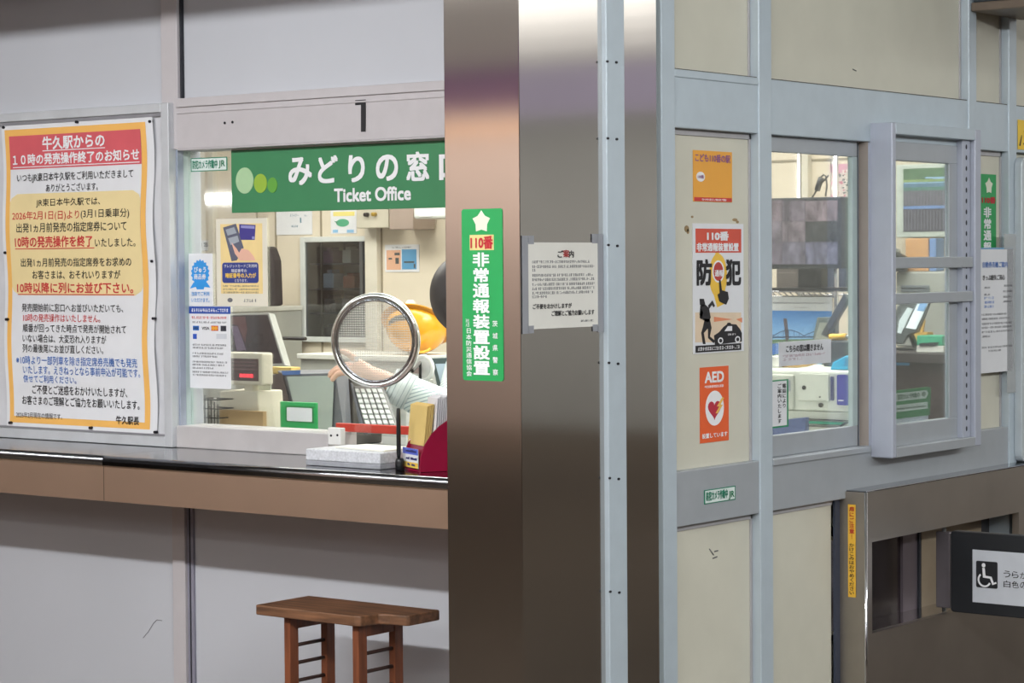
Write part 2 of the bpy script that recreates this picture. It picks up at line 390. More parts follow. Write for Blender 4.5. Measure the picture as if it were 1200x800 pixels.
# green ticket office sign
P = PA(4.345); u0, u1s, v0, v1 = rectpx(P, 271, 519, 171, 248)
v1 = BB-.008; v0 = P.L(271, 249.5)[1]
sg = thing('ticket_office_sign', 'long green ticket office sign hung across the window top', 'sign', (u0, 4.36, v0))
m = MB(); m.box(u0, -3.05, 4.345, 4.354, v0, v1); obj('sign_board', m, mat('sign_green', (62, 132, 88), .4, var=.02), sg, .001)
m = MB(); m.box(u0-.002, -3.05, 4.347, 4.356, v1, v1+.006); obj('mounting_rail', m, white, sg)
m = MB()
for ch, xa, xb, ya, yb in (('み', 338.5, 366, 184, 217), ('ど', 373, 396.5, 182, 214.5), ('り', 408.5, 428, 181.5, 213.5), ('の', 441, 467, 181, 212), ('窓', 476.5, 503.5, 177.5, 212)):
    m.text(P, ch, *rectpx(P, xa, xb, ya, yb), bold=.027, res=4)
ua = P.L(515, 195)[0]; m.text(P, '口', ua, ua+.075, P.L(515, 211)[1], P.L(515, 181)[1], bold=.036, res=2)
m.tpx(P, 'Ticket Office', 392, 482, 227.5, 16.5, bold=.028, res=4)
obj('lettering', m, white_ink, sg)
for n_, c_, q in (('dot', (172, 205, 160), (287, 211.5, 10.3, 15.3)), ('dot', (150, 183, 62), (305.5, 214.8, 7.6, 11.2)), ('dot', (98, 163, 62), (319.5, 216.8, 5.7, 9))):
    m = MB(); m.ell(P, *q, 0, .0013); obj(n_, m, mat('dot_%d' % c_[0], c_, .5, var=.02), sg)

# ------------------------------------------------------------------ left counter
ct = thing('ticket_counter', 'long brushed steel ticket counter along the front wall', 'counter', (-4.0, 4.2, CBOT))
xs = onZ(120, 534, CTOP)[0]
def counter_seg(x0, x1):
    m = MB(); prof = [(4.333, CTOP), (CFR+.012, CTOP)]
    for k in range(1, 7):
        a = math.radians(90-15*k); prof.append((CFR+.012-.012*math.cos(a), CTOP-.012+.012*math.sin(a)))
    prof += [(CFR, CTOP-.024), (CFR+.003, CTOP-.028), (CFR+.003, CBOT), (CFR+.02, CBOT), (CFR+.02, CBOT+.03), (4.3, CBOT+.03), (4.3, .985), (4.333, .985)]
    vs = [[m.bm.verts.new((x, y, z)) for y, z in prof] for x in (x0, x1)]; k = len(prof)
    for i in range(k):
        j = (i+1) % k; f = m._f([vs[0][i], vs[0][j], vs[1][j], vs[1][i]])
        f.material_index = 0 if prof[i][1] > CTOP-.026 and prof[j][1] > CTOP-.026 else 1
        f.smooth = 1 <= i <= 8
    m._f(vs[0]); m._f(vs[1][::-1]); return m
obj('countertop', counter_seg(-9.0, xs-.0008), [steel_top, steel_tan_refl], ct)
obj('countertop', counter_seg(xs+.0008, -3.115), [steel_top, steel_tan_refl], ct)

# ------------------------------------------------------------------ steel pillar at the corner
pi = thing('pillar', 'square brushed steel pillar at the corner between the two walls', 'pillar', (XC-.1, 4.05, 0), None, 'structure')
xp0 = PL.L(519.5, 0)[0]; yp1 = PR.L(706, 400)[0]; yp2 = PR.L(728.5, 400)[0]; yp3 = PR.L(773, 400)[0]
m = MB(); m.box(xp0, XC, YP, yp1+.03, 0, 2.9); obj('cladding', m, steel, pi, .0012)
m = MB(); m.box(XC-.12, XC-.004, yp2-.03, yp3, 0, 2.9); obj('cladding', m, steel, pi, .002)
m = MB(); m.box(XC-.03, XC+.012, yp1+.004, yp2, 0, 2.9); st = obj('cover_strip', m, alu, pi, .002)
P = PB(XC+.012); m = MB()
for yy in (72, 162, 287, 425, 560, 693):
    for dx in (-3.6, 7):
        m.ell(P, 715+dx+.0055*(yy-72)*1.0, yy+(1 if dx > 0 else 0), 1.3, 1.5, 0, .002, 12)
obj('screw', m, screw_m, st)
m = MB(); m.box(XC-.06, XC-.045, yp3, 4.345, 0, 2.9); obj('joint_gap', m, dark, pi)

# ------------------------------------------------------------------ trim on the side wall
def yv(px, py=400): return B.L(px, py)[0]
p0a, p0b, p1a, p1b = yv(775), yv(791), yv(889), yv(903.8)
p3a, p3b, p4a, p4b = yv(1134, 60), yv(1143, 60), yv(1181, 60), yv(1190, 60)
RT, RB = B.L(792, 553)[1], B.L(792, 618)[1]
XI = -3.0
def post(n, a, b, z0, z1, lab, x1=XB+.004):
    m = MB(); m.box(XI, x1, a, b, z0, z1); return struct(n, m, alu, lab, 'trim', .0025)
post('trim_4', p0a, p0b, 0, 2.9, 'upright aluminium post beside the steel pillar')
post('trim_5', p1a, p1b, 0, 2.9, 'upright aluminium post left of the monitor window')
post('trim_6', p3a, p3b, 1.84, 2.9, 'upright aluminium post above the sliding window')
post('trim_16', p4a, p4b, 0, 2.9, 'upright aluminium post left of the blue notice board')
m = MB(); m.box(XI, XB, p0b, 7.4, BB, BT)
m.box(XI, XB+.003, p0b, p1a, BT-.018, BT)
struct('trim_7', m, alu, 'wide aluminium beam above the side windows', 'beam', .002)
m = MB(); m.box(XI, XB, p0b, 7.4, RB, RT); rl = struct('trim_8', m, alu_dim, 'wide aluminium rail below the side windows', 'trim', .002)
m = MB(); m.box(XB, XB+.006, p1b, yv(1018), RT-.016, RT-.002); obj('ledge', m, alu_dim, rl, .001)
# slim inner frames round each recessed cream panel
inner = mat('inner_frame', (176, 174, 176), .45, .1)
def panel_frame(n, a, b, z0, z1, lab, sides='tb r'):
    m = MB(); X0, X1 = -2.954, -2.949
    if 't' in sides: m.box(X0, X1, a, b, z1-.014, z1)
    if 'b' in sides: m.box(X0, X1, a, b, z0, z0+.012)
    if 'r' in sides: m.box(X0, X1, b-.008, b, z0, z1)
    if 'l' in sides: m.box(X0, X1, a, a+.01, z0, z1)
    return struct(n, m, inner, lab, 'trim', .001)
panel_frame('trim_17', p0b, p1a, RT, BB, 'slim frame round the cream panel with the stickers', 'tr')
panel_frame('trim_18', p0b, p1a, 0, RB, 'slim frame round the cream panel below the stickers', 'tr')
panel_frame('trim_19', p0b, p1a, BT, 2.9, 'slim frame round the cream panel above the stickers', 'r')
panel_frame('trim_20', p1b, p3a, BT, 2.9, 'slim frame round the wide cream panel above the monitor window', 'r')
panel_frame('trim_21', p1b, yv(983, 600), 0, RB, 'slim frame round the cream panel left of the side counter', 't')
panel_frame('trim_22', p3b, p4a, BT, 2.9, 'slim frame round the narrow cream panel at upper right', 'r')
panel_frame('trim_23', yc1, p4a, RT, BB, 'slim frame round the cream panel right of the sliding window', 'tr')

# ------------------------------------------------------------------ window with the monitors behind it
w2 = thing('window_2', 'fixed side window with monitors and a calendar behind it', 'window', (-2.97, yb0, RT), None, 'structure')
z0w, z1w = RT, BB
za = B.L(950, 180)[1]; zb = B.L(905, 510)[1]+.002
PW = PB(-2.953); wy = lambda q: PW.L(q, 350)[0]
yfr = yv(1018)
zr_ = PW.L(950, 180.5)[1]; zb = PW.L(905, 510.5)[1]
m = MB(); m.box(-2.966, -2.953, yb0, wy(1005), zr_, z1w); obj('window_frame', m, alu_dim, w2, .002)
m = MB(); m.box(-2.966, -2.953, yb0, wy(1005), RT, zb); obj('window_frame', m, alu_dim, w2, .002)
m = MB(); m.box(-2.966, -2.953, wy(999), wy(1005), zb, zr_); obj('window_frame', m, jam, w2, .001)
m = MB(); m.box(-2.966, -2.96, wy(1005), yfr-.0015, RT, BB); obj('rubber_seal', m, black, w2)
m = MB(); m.box(-2.957, XB-.0005, yfr-.0015, yfr, RT, BB); obj('tan_seal', m, mat('tan_seal', (158, 148, 140), .5), w2)
m = MB(); m.box(-2.966, XB-.004, yv(1030.5), yc0+.01, RT, BB); obj('window_frame', m, alu_dim, w2)
m = MB(); m.box(-2.966, XB, yfr, yv(1030.5), RT, BB-.004); obj('window_frame', m, alu_violet, w2, .002)
m = MB(); m.box(-2.9635, -2.9605, yb0, yfr, RT, BB); obj('glass', m, clear, w2)

# ------------------------------------------------------------------ sliding service window in its box frame
w3 = thing('window_3', 'sliding service window in a projecting aluminium box frame', 'window', (-2.93, yc0, 1.05), None, 'structure')
XF = XB+.062
PF = PB(XF)
u0f, u1f = PF.L(1046, 330)[0], PF.L(1150, 330)[0]
zt = PF.L(1046, 143)[1]; zbm = PF.L(1046, 537)[1]
s1 = PF.L(1050.5, 330)[0]; s2 = PF.L(1142, 330)[0]
tz = PF.L(1050, 157)[1]; bz = PF.L(1050, 524.5)[1]
m = MB(); m.box(XB-.03, XF, u0f, s1, zbm, zt); obj('window_frame', m, alu_violet, w3, .003)
s2 = PF.L(1143, 330)[0]
m = MB(); m.box(XB-.03, XF, s2, u1f, zbm, zt); obj('window_frame', m, alu_violet, w3, .003)
m = MB(); m.box(XB-.03, XF, s1, s2, tz, zt); obj('window_frame', m, alu, w3, .002)
m = MB(); m.box(XB-.03, XF, s1, s2, zbm, bz); obj('window_frame', m, alu_dim, w3, .002)
# perforated track
s2 = PF.L(1143, 330)[0]
XT = XF-.014; P = PB(XT); ta, tb = P.L(1128, 330)[0], min(P.L(1137.5, 330)[0], s2-.003)
q = ray(1122, 330); XS = q[0]*ta/q[1]
m = MB(); m.box(XS-.006, XT, ta, tb, bz, tz); tr = obj('track', m, alu_violet, w3, .0008)
for i in range(27):
    yy = 172+i*12.7; cy_, cv_ = (ta+tb)/2, P.L(1132, yy)[1]
    m = MB(); m.poly(P, [(cy_+.0035*math.cos(t_), cv_+.0065*math.sin(t_)) for t_ in [2*math.pi*j/12 for j in range(12)]], 0, .001); obj('track_hole', m, dark, tr)
m = MB(); m.box(XS-.006, XT-.006, tb, s2, bz, tz); obj('shadow_gap', m, mat('violet_grey_shade', (92, 94, 118), .5), w3)  # coloured strip stands in for the shade in this gap
# inner sash
PS = PB(XS)
sb = PS.L(1122, 330)[0]
zA, zB = PS.L(1085, 168)[1], PS.L(1085, 190)[1]; zC, zD = PS.L(1085, 493)[1], PS.L(1085, 523)[1]
gb = PS.L(1112.5, 330)[0]; X0s = XS-.022
m = MB(); m.box(X0s, XS, u0f+.003, sb, zB, zA); obj('sash', m, alu_dim, w3, .002)
m = MB(); m.box(X0s, XS, u0f+.003, sb, zD, zC); obj('sash', m, alu_dim, w3, .002)
m = MB(); m.box(XS-.008, XS, gb, sb, zC, zB); obj('sash', m, alu_dim, w3, .001)
m = MB(); m.box(X0s, XS-.004, u0f+.003, ta, zA, tz); obj('sash_track', m, alu, w3)
m = MB(); m.box(XS-.007, XS-.004, u0f+.003, gb, zC, zB); obj('glass', m, clear_b, w3)
P = PB(XF-.008); rb2 = s2-.0005
for (ya, yb_) in ((301, 314), (342.5, 355)):
    m = MB(); m.box(XT+.001, XF-.006, s1, rb2, P.L(1090, yb_)[1], P.L(1090, ya)[1]); obj('guard_bar', m, alu_dim, w3, .002)

# ------------------------------------------------------------------ poster board on the left
bd = thing('poster_board', 'aluminium framed white display board holding the large poster', 'board', (-5.0, 4.32, 1.02))
PBd = PA(4.296)
bx1 = PBd.L(199.5, 330)[0]; bz1 = PBd.L(199, 120)[1]; bz0 = CTOP+.001; bx0 = -5.62
m = MB(); m.box(bx0, bx1-.01, 4.306, 4.334, bz0, bz1-.01); obj('back_board', m, mat('board_white', (208, 209, 213), .5), bd)
fr = mat('board_frame', (206, 209, 213), .35, .25)
bi = PBd.L(190.5, 330)[0]
for (a, b, c, d) in ((bi, bx1, bz0, bz1), (bx0, bx0+.03, bz0, bz1)):
    m = MB(); m.box(a, b, 4.296, 4.335, c, d); obj('frame_bar', m, fr, bd, .002)
for (c, d) in ((bz1-.024, bz1), (bz0, bz0+.027)):
    m = MB(); m.box(bx0+.03, bi, 4.296, 4.335, c, d); obj('frame_bar', m, fr, bd, .002)
m = MB(); m.box(bx0+.03, bi, 4.298, 4.307, bz1-.034, bz1-.025); obj('inner_bead', m, mat('bead_grey', (150, 150, 155), .4, .3), bd)
m = MB(); m.box(bx0+.03, bi, 4.298, 4.307, bz0+.028, bz0+.033); obj('inner_bead', m, mat('bead_grey', (150, 150, 155), .4, .3), bd)

# the large notice
P = PA(4.302)
PT0, PT1 = 5.5, 182.5
pu0, pu1 = P.L(6, 320)[0], P.L(182.5, 320)[0]; pv1 = P.L(92, 142.5)[1]; pv0 = P.L(100, 507)[1]
def wavy(mb, amp=.006):
    for v in mb.bm.verts:
        h = (v.co.z-pv0)/(pv1-pv0); e = min(1, abs((v.co.x-(pu0+pu1)/2)/((pu1-pu0)/2)))
        v.co.y -= amp*(.5-.5*math.cos(h*2*math.pi*2.6))*(.35+.65*e*e)
        v.co.x += .006*math.sin(h*math.pi*5.2-.6)*(e if v.co.x > (pu0+pu1)/2 else e*.8)
    return mb
po = thing('announcement_poster', 'large orange bordered poster with red heading pinned in the board', 'poster', (pu0, 4.302, pv0))
def sheet(u0, u1, v0, v1, n, k=40):
    m = MB()
    for i in range(k):
        a, b = v0+(v1-v0)*i/k, v0+(v1-v0)*(i+1)/k
        for j in range(8):
            c, d = u0+(u1-u0)*j/8, u0+(u1-u0)*(j+1)/8
            m._f([m.bm.verts.new(P.W(*q, n)) for q in ((c, a), (d, a), (d, b), (c, b))], True)
    bmesh.ops.remove_doubles(m.bm, verts=m.bm.verts, dist=1e-5); return m
obj('sheet', wavy(sheet(pu0, pu1, pv0, pv1, .0005)), paper, po)
W_, H_ = pu1-pu0, pv1-pv0
ou0, ou1, ov0, ov1 = pu0+W_*.022, pu1-W_*.045, pv0+H_*.022, pv1-H_*.014
obj('border', wavy(sheet(ou0, ou1, ov0, ov1, .0014)), mat('orange_border', (243, 186, 98), .6, var=.02), po)
iu0, iu1, iv0, iv1 = ou0+.018, ou1-.02, ov0+.018, ov1-.018
obj('text_field', wavy(sheet(iu0, iu1, iv0, iv1, .0020)), paper, po)
hv0 = P.L(90, 195.5)[1]
obj('heading_band', wavy(sheet(iu0, iu1, hv0, iv1, .0026, 10)), mat('heading_red', (212, 92, 100), .6, var=.03), po)
m = MB(); yb_ = P.L(90, 346)[1]; yt_ = P.L(90, 225)[1]; pts = []; rad = .03
for (cu, cv, a0) in ((iu1-rad, yt_-rad, 0), (iu0+rad, yt_-rad, 90), (iu0+rad, yb_+rad, 180), (iu1-rad, yb_+rad, 270)):
    for k in range(6): a = math.radians(a0+18*k); pts.append((cu+rad*math.cos(a), cv+rad*math.sin(a)))
cut = [(iu0 + (iu1-iu0)*0, 0)]
k = 24; rows = []
for i in range(k+1):
    v = yb_+(yt_-yb_)*i/k; d = 0
    if v < yb_+rad: d = rad-math.sqrt(max(0, rad*rad-(yb_+rad-v)**2))
    if v > yt_-rad: d = rad-math.sqrt(max(0, rad*rad-(v-yt_+rad)**2))
    rows.append([m.bm.verts.new(P.W(iu0+d+(iu1-iu0-2*d)*j/8, v, .0026)) for j in range(9)])
for r0_, r1_ in zip(rows, rows[1:]):
    for j in range(8): m._f([r0_[j], r0_[j+1], r1_[j+1], r1_[j]], True)
obj('highlight_box', wavy(m), mat('highlight_yellow', (236, 215, 160), .6, var=.02), po)
m = MB(); n = .0034
L = [(3, '牛久駅からの', 51, 124, 166, 16, .025), (3, '１０時の発売操作終了のお知らせ', 16, 164, 184.3, 13.5, .025),
     (0, 'いつもJR東日本牛久駅をご利用いただきまして', 21, 157, 206.5, 11.5, .006), (0, 'ありがとうございます。', 55, 116, 219, 9.5, .006),
     (0, 'JR東日本牛久駅では、', 44, 119, 237, 10.5, .006), (1, '2026年2月1日(日)より', 17, 94, 252.8, 12, .006), (0, '(3月1日乗車分)', 96, 154, 250.3, 12, .006),
     (0, '出発1ヵ月前発売の指定席券について', 22, 151, 265.7, 11.5, .008), (1, '10時の発売操作を終了', 20, 110, 283, 13.5, .022), (0, 'いたしました。', 113, 161, 284, 10, .006),
     (0, '出発1ヵ月前発売の指定席券をお求めの', 26, 155, 307, 10.5, .008), (0, 'お客さまは、おそれいりますが', 39, 142, 321.6, 10.5, .008),
     (1, '10時以降に列にお並び下さい。', 21, 157, 337.2, 13, .02),
     (0, '発売開始前に窓口へお並びいただいても、', 27, 146, 360.7, 10, .006), (1, '10時の発売操作はいたしません。', 29, 119, 372.6, 9.5, .004),
     (0, '順番が回ってきた時点で発売が開始されて', 29, 150, 385, 10, .006), (0, 'いない場合は、大変恐れ入りますが', 29, 126.5, 397, 10, .006), (0, '列の最後尾にお並び直しください。', 29, 123, 408.8, 10, .006),
     (2, '※10時より一部列車を除き指定席券売機でも発売', 21.5, 163, 423.2, 10.5, .006), (2, 'いたします。えきねっとなら事前申込が可能です。', 29, 166, 434.8, 10.5, .006), (2, '併せてご利用ください。', 29, 91, 444.2, 9, .006),
     (0, 'ご不便とご迷惑をおかけいたしますが、', 39, 150, 458, 11, .008), (0, 'お客さまのご理解とご協力をお願いいたします。', 27, 164, 471.3, 11, .008),
     (0, '2026年2月現在の情報です。', 20, 74, 486.8, 7, 0), (0, '牛久駅長', 137, 164, 492.3, 10, .015)]
for mi, s_, xa, xb, yc, h, b_ in L: m.mi = mi; m.tpx(P, s_, xa, xb, yc, h, n, b_)
for mi, xa, xb, yc in ((3, 51, 124, 175), (3, 16, 164, 193.2), (1, 20, 112, 291), (1, 22, 158, 345)): m.mi = mi; m.px(P, xa, xb, yc-.5, yc+.5, n-.0008, n)
obj('lettering', wavy(m), [ink, red_ink, blue_ink, white_ink], po)
for q in ((6.5, 149.4), (92, 143), (178, 142.5), (180.5, 306), (8.5, 296), (10, 374), (182, 373), (14, 495), (108, 501), (184, 506)):
    m = MB(); m.ell(P, q[0], q[1], 1.3, 1.7, 0, .010, 10); obj('pin', m, screw_m, po)

# ------------------------------------------------------------------ stickers helper
def sticker(name, label, cat, P, xl, xr, yt, yb, m_, thick=.0012, group=None, radius=0):
    u0, u1, v0, v1 = rectpx(P, xl, xr, yt, yb)
    r = thing(name, label, cat, P.W((u0+u1)/2, v0, 0), group)
    m = MB()
    if radius: m.rrect(P, xl, xr, yt, yb, radius, 0, thick)
    else: m.pbox(P, u0, u1, v0, v1, 0, thick)
    obj('sheet', m, m_, r); return r
GO = PA(4.3585)     # outside face of ticket window glass
teal = mat('teal_ink', (24, 128, 98), .5); cam_white = mat('sticker_white', (222, 232, 228), .5)
def camera_sticker(label, P, xl, xr, yt, yb, sl=0):
    r = sticker('camera_sticker', label, 'sticker', P, xl, xr, yt, yb, teal, .001, 'security camera stickers')
    m = MB(); m.px(P, xl+1, xr-1, yt+1.1, yb-1.1, .001, .0014); obj('field', m, cam_white, r)
    w = xr-xl; m = MB(); m.tpx(P, '防犯カメラ作動中', xl+w*.05, xl+w*.74, (yt+yb)/2, (yb-yt)*.66, .002, .028); m.mi = 1
    m.tpx(P, 'JR', xl+w*.77, xl+w*.95, (yt+yb)/2, (yb-yt)*.6, .002, .02)
    obj('lettering', m, [teal, mat('green_logo', (30, 120, 80), .5)], r)
camera_sticker('small white camera sticker in the ticket window corner', GO, 224, 266.5, 184.5, 200.5)
camera_sticker('small white camera sticker on the grey rail under the orange heart sticker', PB(XB+.0005), 825, 861.5, 571.5, 588)

# blue rosette notice
r = sticker('voucher_notice', 'small white notice with a bright blue rosette on the ticket window', 'notice', GO, 221.5, 249.5, 297, 358, paper, .001)
blu = mat('bright_blue', (48, 150, 225), .5)
m = MB(); cu, cv = GO.L(235, 320); ru = (GO.L(246, 320)[0]-GO.L(224, 320)[0])/2; rv = (GO.L(235, 302)[1]-GO.L(235, 335)[1])/2; pts = []
for i in range(36):
    k = 1 if i % 2 else .86; a = 2*math.pi*i/36; pts.append((cu+ru*k*math.cos(a), cv+rv*k*math.sin(a)))
m.poly(GO, pts, .001, .0014); m.ppoly(GO, [(227, 331), (243, 331), (247, 337), (240, 336), (239, 339), (231, 339), (230, 336), (223, 338)], .001, .0013); obj('rosette', m, blu, r)
m = MB(); m.tpx(GO, 'びゅう', 228, 242, 316, 7, .002, .02); m.tpx(GO, '商品券', 228, 242, 324, 6.5, .002, .02); m.mi = 1
m.tpx(GO, '当店でご利用', 225, 246, 344, 5, .002, .01); m.tpx(GO, 'いただけます。', 225, 246, 351.5, 5, .002, .01); obj('lettering', m, [white_ink, blu], r)

# card notice
r = sticker('card_notice', 'tall white payment card notice with a blue top band on the ticket window', 'notice', GO, 222, 270.5, 358.5, 455, paper, .001, None, .004)
m = MB(); m.px(GO, 222, 270.5, 359, 367.5, .001, .0015); obj('heading_band', m, mat('deep_blue', (42, 78, 165), .5), r)
m = MB(); m.scrib(GO, 225, 268, 363.3, 4, .0022, 1); m.mi = 1; m.scrib(GO, 225, 266, 372, 3, .0018, 2); m.mi = 2
for i, (yy, xe) in enumerate(((377.5, 266), (404, 266), (407.5, 262), (414, 262), (417.5, 255), (424, 267), (427.5, 264), (431, 250), (436, 268), (439.5, 266))): m.scrib(GO, 226, xe, yy, 2.2, .0018, 3+i)
obj('lettering', m, [white_ink, red_ink, grey_ink], r)
for q, c_ in (((226.5, 233.5, 381.5, 387), (50, 110, 190)), ((248, 256, 381.5, 387.5), (205, 70, 50)), ((259, 265.5, 381.5, 388), (60, 60, 70)), ((226.5, 231, 391, 397), (40, 80, 180)), ((254, 266, 391, 397), (205, 208, 214))):
    m = MB(); m.px(GO, *q, .001, .0015); obj('card_logo', m, mat('logo_%d_%d' % (c_[0], c_[1]), c_, .5), r)
m = MB(); m.tpx(GO, 'VISA', 237, 246, 384.5, 3.6, .0018, .02); m.tpx(GO, 'AMEX', 226.9, 233, 384.3, 2.4, .002, .02); m.tpx(GO, 'JCB', 259.6, 265, 384.8, 3, .002, .02); obj('card_logo', m, [ink], r)
m = MB(); m.ell(GO, 250.3, 384.5, 2, 2.4, .0015, .0019, 14); m.ell(GO, 253.6, 384.5, 2, 2.4, .0015, .0018, 14); obj('card_logo', m, mat('logo_amber', (235, 165, 60), .5), r)

# yellow poster with a hand holding a terminal and a card
r = sticker('payment_poster', 'pale yellow poster of a hand holding a card terminal, on the ticket window', 'poster', GO, 254, 313.5, 256, 358.5, paper_cream, .001)
m = MB(); m.px(GO, 259, 308, 262, 344, .001, .0014); obj('print_field', m, mat('pale_yellow', (240, 214, 150), .6), r)
m = MB(); m.ppoly(GO, [(262, 266.5), (277, 262), (286, 290), (278, 305), (272, 306)], .0014, .002); obj('terminal_print', m, mat('terminal_grey', (98, 100, 118), .5), r)
m = MB(); m.ppoly(GO, [(265, 269), (275, 266), (278, 273), (267.5, 276)], .002, .0023); m.ppoly(GO, [(268, 279), (279, 276), (281, 283), (271, 287)], .002, .0023); obj('terminal_print', m, mat('terminal_light', (165, 172, 182), .5), r)
m = MB(); m.ppoly(GO, [(281, 262.5), (300, 263.5), (299, 281), (281, 281)], .0014, .0019); obj('card_print', m, mat('card_violet', (70, 62, 140), .5), r)
m = MB(); m.ppoly(GO, [(283, 264), (299, 264.8), (299, 268), (283, 267)], .0019, .0022); m.px(GO, 296, 299, 277, 280, .0019, .0022); obj('card_print', m, mat('card_lilac', (150, 150, 205), .5), r)
m = MB(); m.ppoly(GO, [(272, 284), (278, 291), (281, 296), (284, 291), (292, 293), (298, 300), (300, 305), (282, 305), (276, 297)], .0023, .0026); obj('hand_print', m, mat('hand_pink', (236, 186, 164), .6), r)
m = MB(); m.rrect(GO, 261, 303.5, 307.5, 331.5, .008, .0014, .002); obj('text_box', m, mat('navy_box', (52, 66, 140), .5), r)
m = MB(); m.tpx(GO, 'クレジットカードご利用時', 263.5, 302, 311.5, 4, .0026, .01); m.tpx(GO, '暗証番号の', 272, 290, 317, 4, .0026, .01); m.tpx(GO, 'となります。', 276, 291, 328.5, 3.5, .0026, .01); m.mi = 1
m.tpx(GO, '暗証番号の入力が', 265, 301, 322.6, 6, .0026, .03); m.mi = 2
for i, yy in enumerate((335, 338.8, 342.5)): m.scrib(GO, 262, 304, yy, 2.2, .0018, 20+i)
m.scrib(GO, 286, 302, 352, 3.5, .0018, 25); m.ell(GO, 270, 351.5, 3, 2.6, .001, .0016, 12)
obj('lettering', m, [white_ink, mat('yellow_ink', (245, 205, 90), .5), grey_ink], r)

# ------------------------------------------------------------------ things on the counter
def oncnt(px, py): return onZ(px, py, CTOP)
# coin tray slab
x0t, y0t = oncnt(358, 537); x1t, _ = oncnt(445, 543); y0t = 4.10
x0t = PA(y0t).L(358, 530)[0]; x1t = PA(y0t).L(445.3, 536)[0]; ztp = PA(y0t).L(400, 528)[1]; y1t = y0t+.155
cz = CTOP+.0005
t = thing('counter_tray', 'thick white speckled slab tray lying on the counter', 'tray', ((x0t+x1t)/2, 4.17, cz))
spk = mat('speckled_white', (205, 207, 212), .6, var=.1, scale=160, bump=.15)
m = MB(); m.box(x0t, x1t, y0t, y1t, cz, cz+.012); obj('base', m, mat('tray_grey', (150, 152, 158), .5, var=.06, scale=80), t, .002)
m = MB(); m.box(x0t, x1t, y0t, y1t, cz+.012, ztp); obj('slab', m, spk, t, .003)
m = MB(); m.hexa([(x0t+.05, y0t+.05, ztp+.0005), (x1t-.004, y0t+.02, ztp+.0005), (x1t-.006, y1t-.004, ztp+.0005), (x0t+.06, y1t-.004, ztp+.0005)] + [(x0t+.05, y0t+.05, ztp+.004), (x1t-.004, y0t+.02, ztp+.004), (x1t-.006, y1t-.004, ztp+.004), (x0t+.06, y1t-.004, ztp+.004)])
tag(obj('paper_slip', m, mat('slip_cream', (232, 232, 222), .7)), 'cream paper slip lying on the white slab tray', 'paper')
# pen on a base
Pp = PA(4.12); u, _ = Pp.L(467, 540)
t = thing('counter_pen', 'black pen standing upright beside the red leaflet rack', 'pen', (u, 4.12, cz))
m = MB(); m.lathe((u+.004, 4.12, cz), [(.0105, 0), (.0105, .02), (.009, .026), (.006, .028)], 20); obj('base', m, black, t)
zt_ = Pp.L(465, 478)[1]; m = MB(); m.lathe((u+.001, 4.12, cz+.026), [(.0035, 0), (.0052, .012), (.0052, zt_-cz-.05), (.0045, zt_-cz-.03), (.0035, zt_-cz-.026)], 16); obj('pen_body', m, black, t)
# leaflet rack, turned to the left
crim = mat('crimson_acrylic', (150, 22, 58), .2, var=.03, coat=.5)
ang = math.radians(-28); ca, sa_ = math.cos(ang), math.sin(ang)
ox, oy = oncnt(491.5, 553.5)
lr = thing('leaflet_rack', 'crimson acrylic leaflet rack with rounded sides standing on the counter', 'rack', (ox, oy, cz))
def rot(x, y, z): return (ox+x*ca-y*sa_, oy+x*sa_+y*ca, cz+z)
class PRK:
    def __init__(s, y=None, x=None): s.y = y; s.x = x
    def W(s, u, v, n):
        return rot(u, s.y-n, v) if s.x is None else rot(s.x+n, u, v)
def qside(x0, x1):
    pts = [(.0, 0), (.165, 0), (.165, .14)]
    for k in range(0, 9):
        a = math.radians(90*k/8); pts.append((.165-.165*math.sin(a), .015+.125*math.cos(a)))
    m = MB(); m.poly(PRK(x=x0), pts, 0, x1-x0); return m
WD = .1
obj('side_panel', qside(0, .003), crim, lr, .0006); obj('side_panel', qside(-WD, -WD+.003), crim, lr, .0006)
m = MB(); m.hexa([rot(-WD, .0, 0), rot(0, .0, 0), rot(0, .165, 0), rot(-WD, .165, 0), rot(-WD, 0, .004), rot(0, 0, .004), rot(0, .165, .004), rot(-WD, .165, .004)]); obj('bottom', m, crim, lr)
for (yy, h) in ((.004, .058), (.03, .088), (.07, .11), (.145, .125)):
    m = MB(); m.hexa([rot(-WD, yy, 0), rot(0, yy, 0), rot(0, yy+.003, 0), rot(-WD, yy+.003, 0), rot(-WD, yy+.012, h), rot(0, yy+.012, h), rot(0, yy+.015, h), rot(-WD, yy+.015, h)]); obj('divider', m, crim, lr)
t = thing('front_card', 'small blue, white and yellow card in the front of the crimson rack', 'card', rot(-.04, -.003, .005))
Pk = PRK(y=-.0015)
m = MB(); m.pbox(Pk, -WD+.006, -.002, .008, .052, 0, .001); obj('sheet', m, paper, t)
m = MB(); m.pbox(Pk, -WD+.006, -.002, .038, .052, .001, .0015); obj('printed_band', m, mat('card_blue', (92, 110, 215), .5), t)
m = MB(); m.pbox(Pk, -WD+.006, -.002, .008, .02, .001, .0015); obj('printed_band', m, mat('card_yellow', (235, 195, 80), .5), t)
m = MB(); rg = random.Random(4)
for (v, a, b) in ((.043, -.075, -.012), (.026, -.074, -.055), (.026, -.045, -.01), (.012, -.065, -.05), (.012, -.04, -.02)):
    u = a
    while u < b: m.pbox(Pk, u, u+.004, v, v+.006*rg.uniform(.6, 1), .0015, .002); u += .0055
obj('lettering', m, mat('navy_ink', (50, 50, 110), .5), t)
yel = mat('yellow_slip', (226, 196, 122), .65, var=.04)
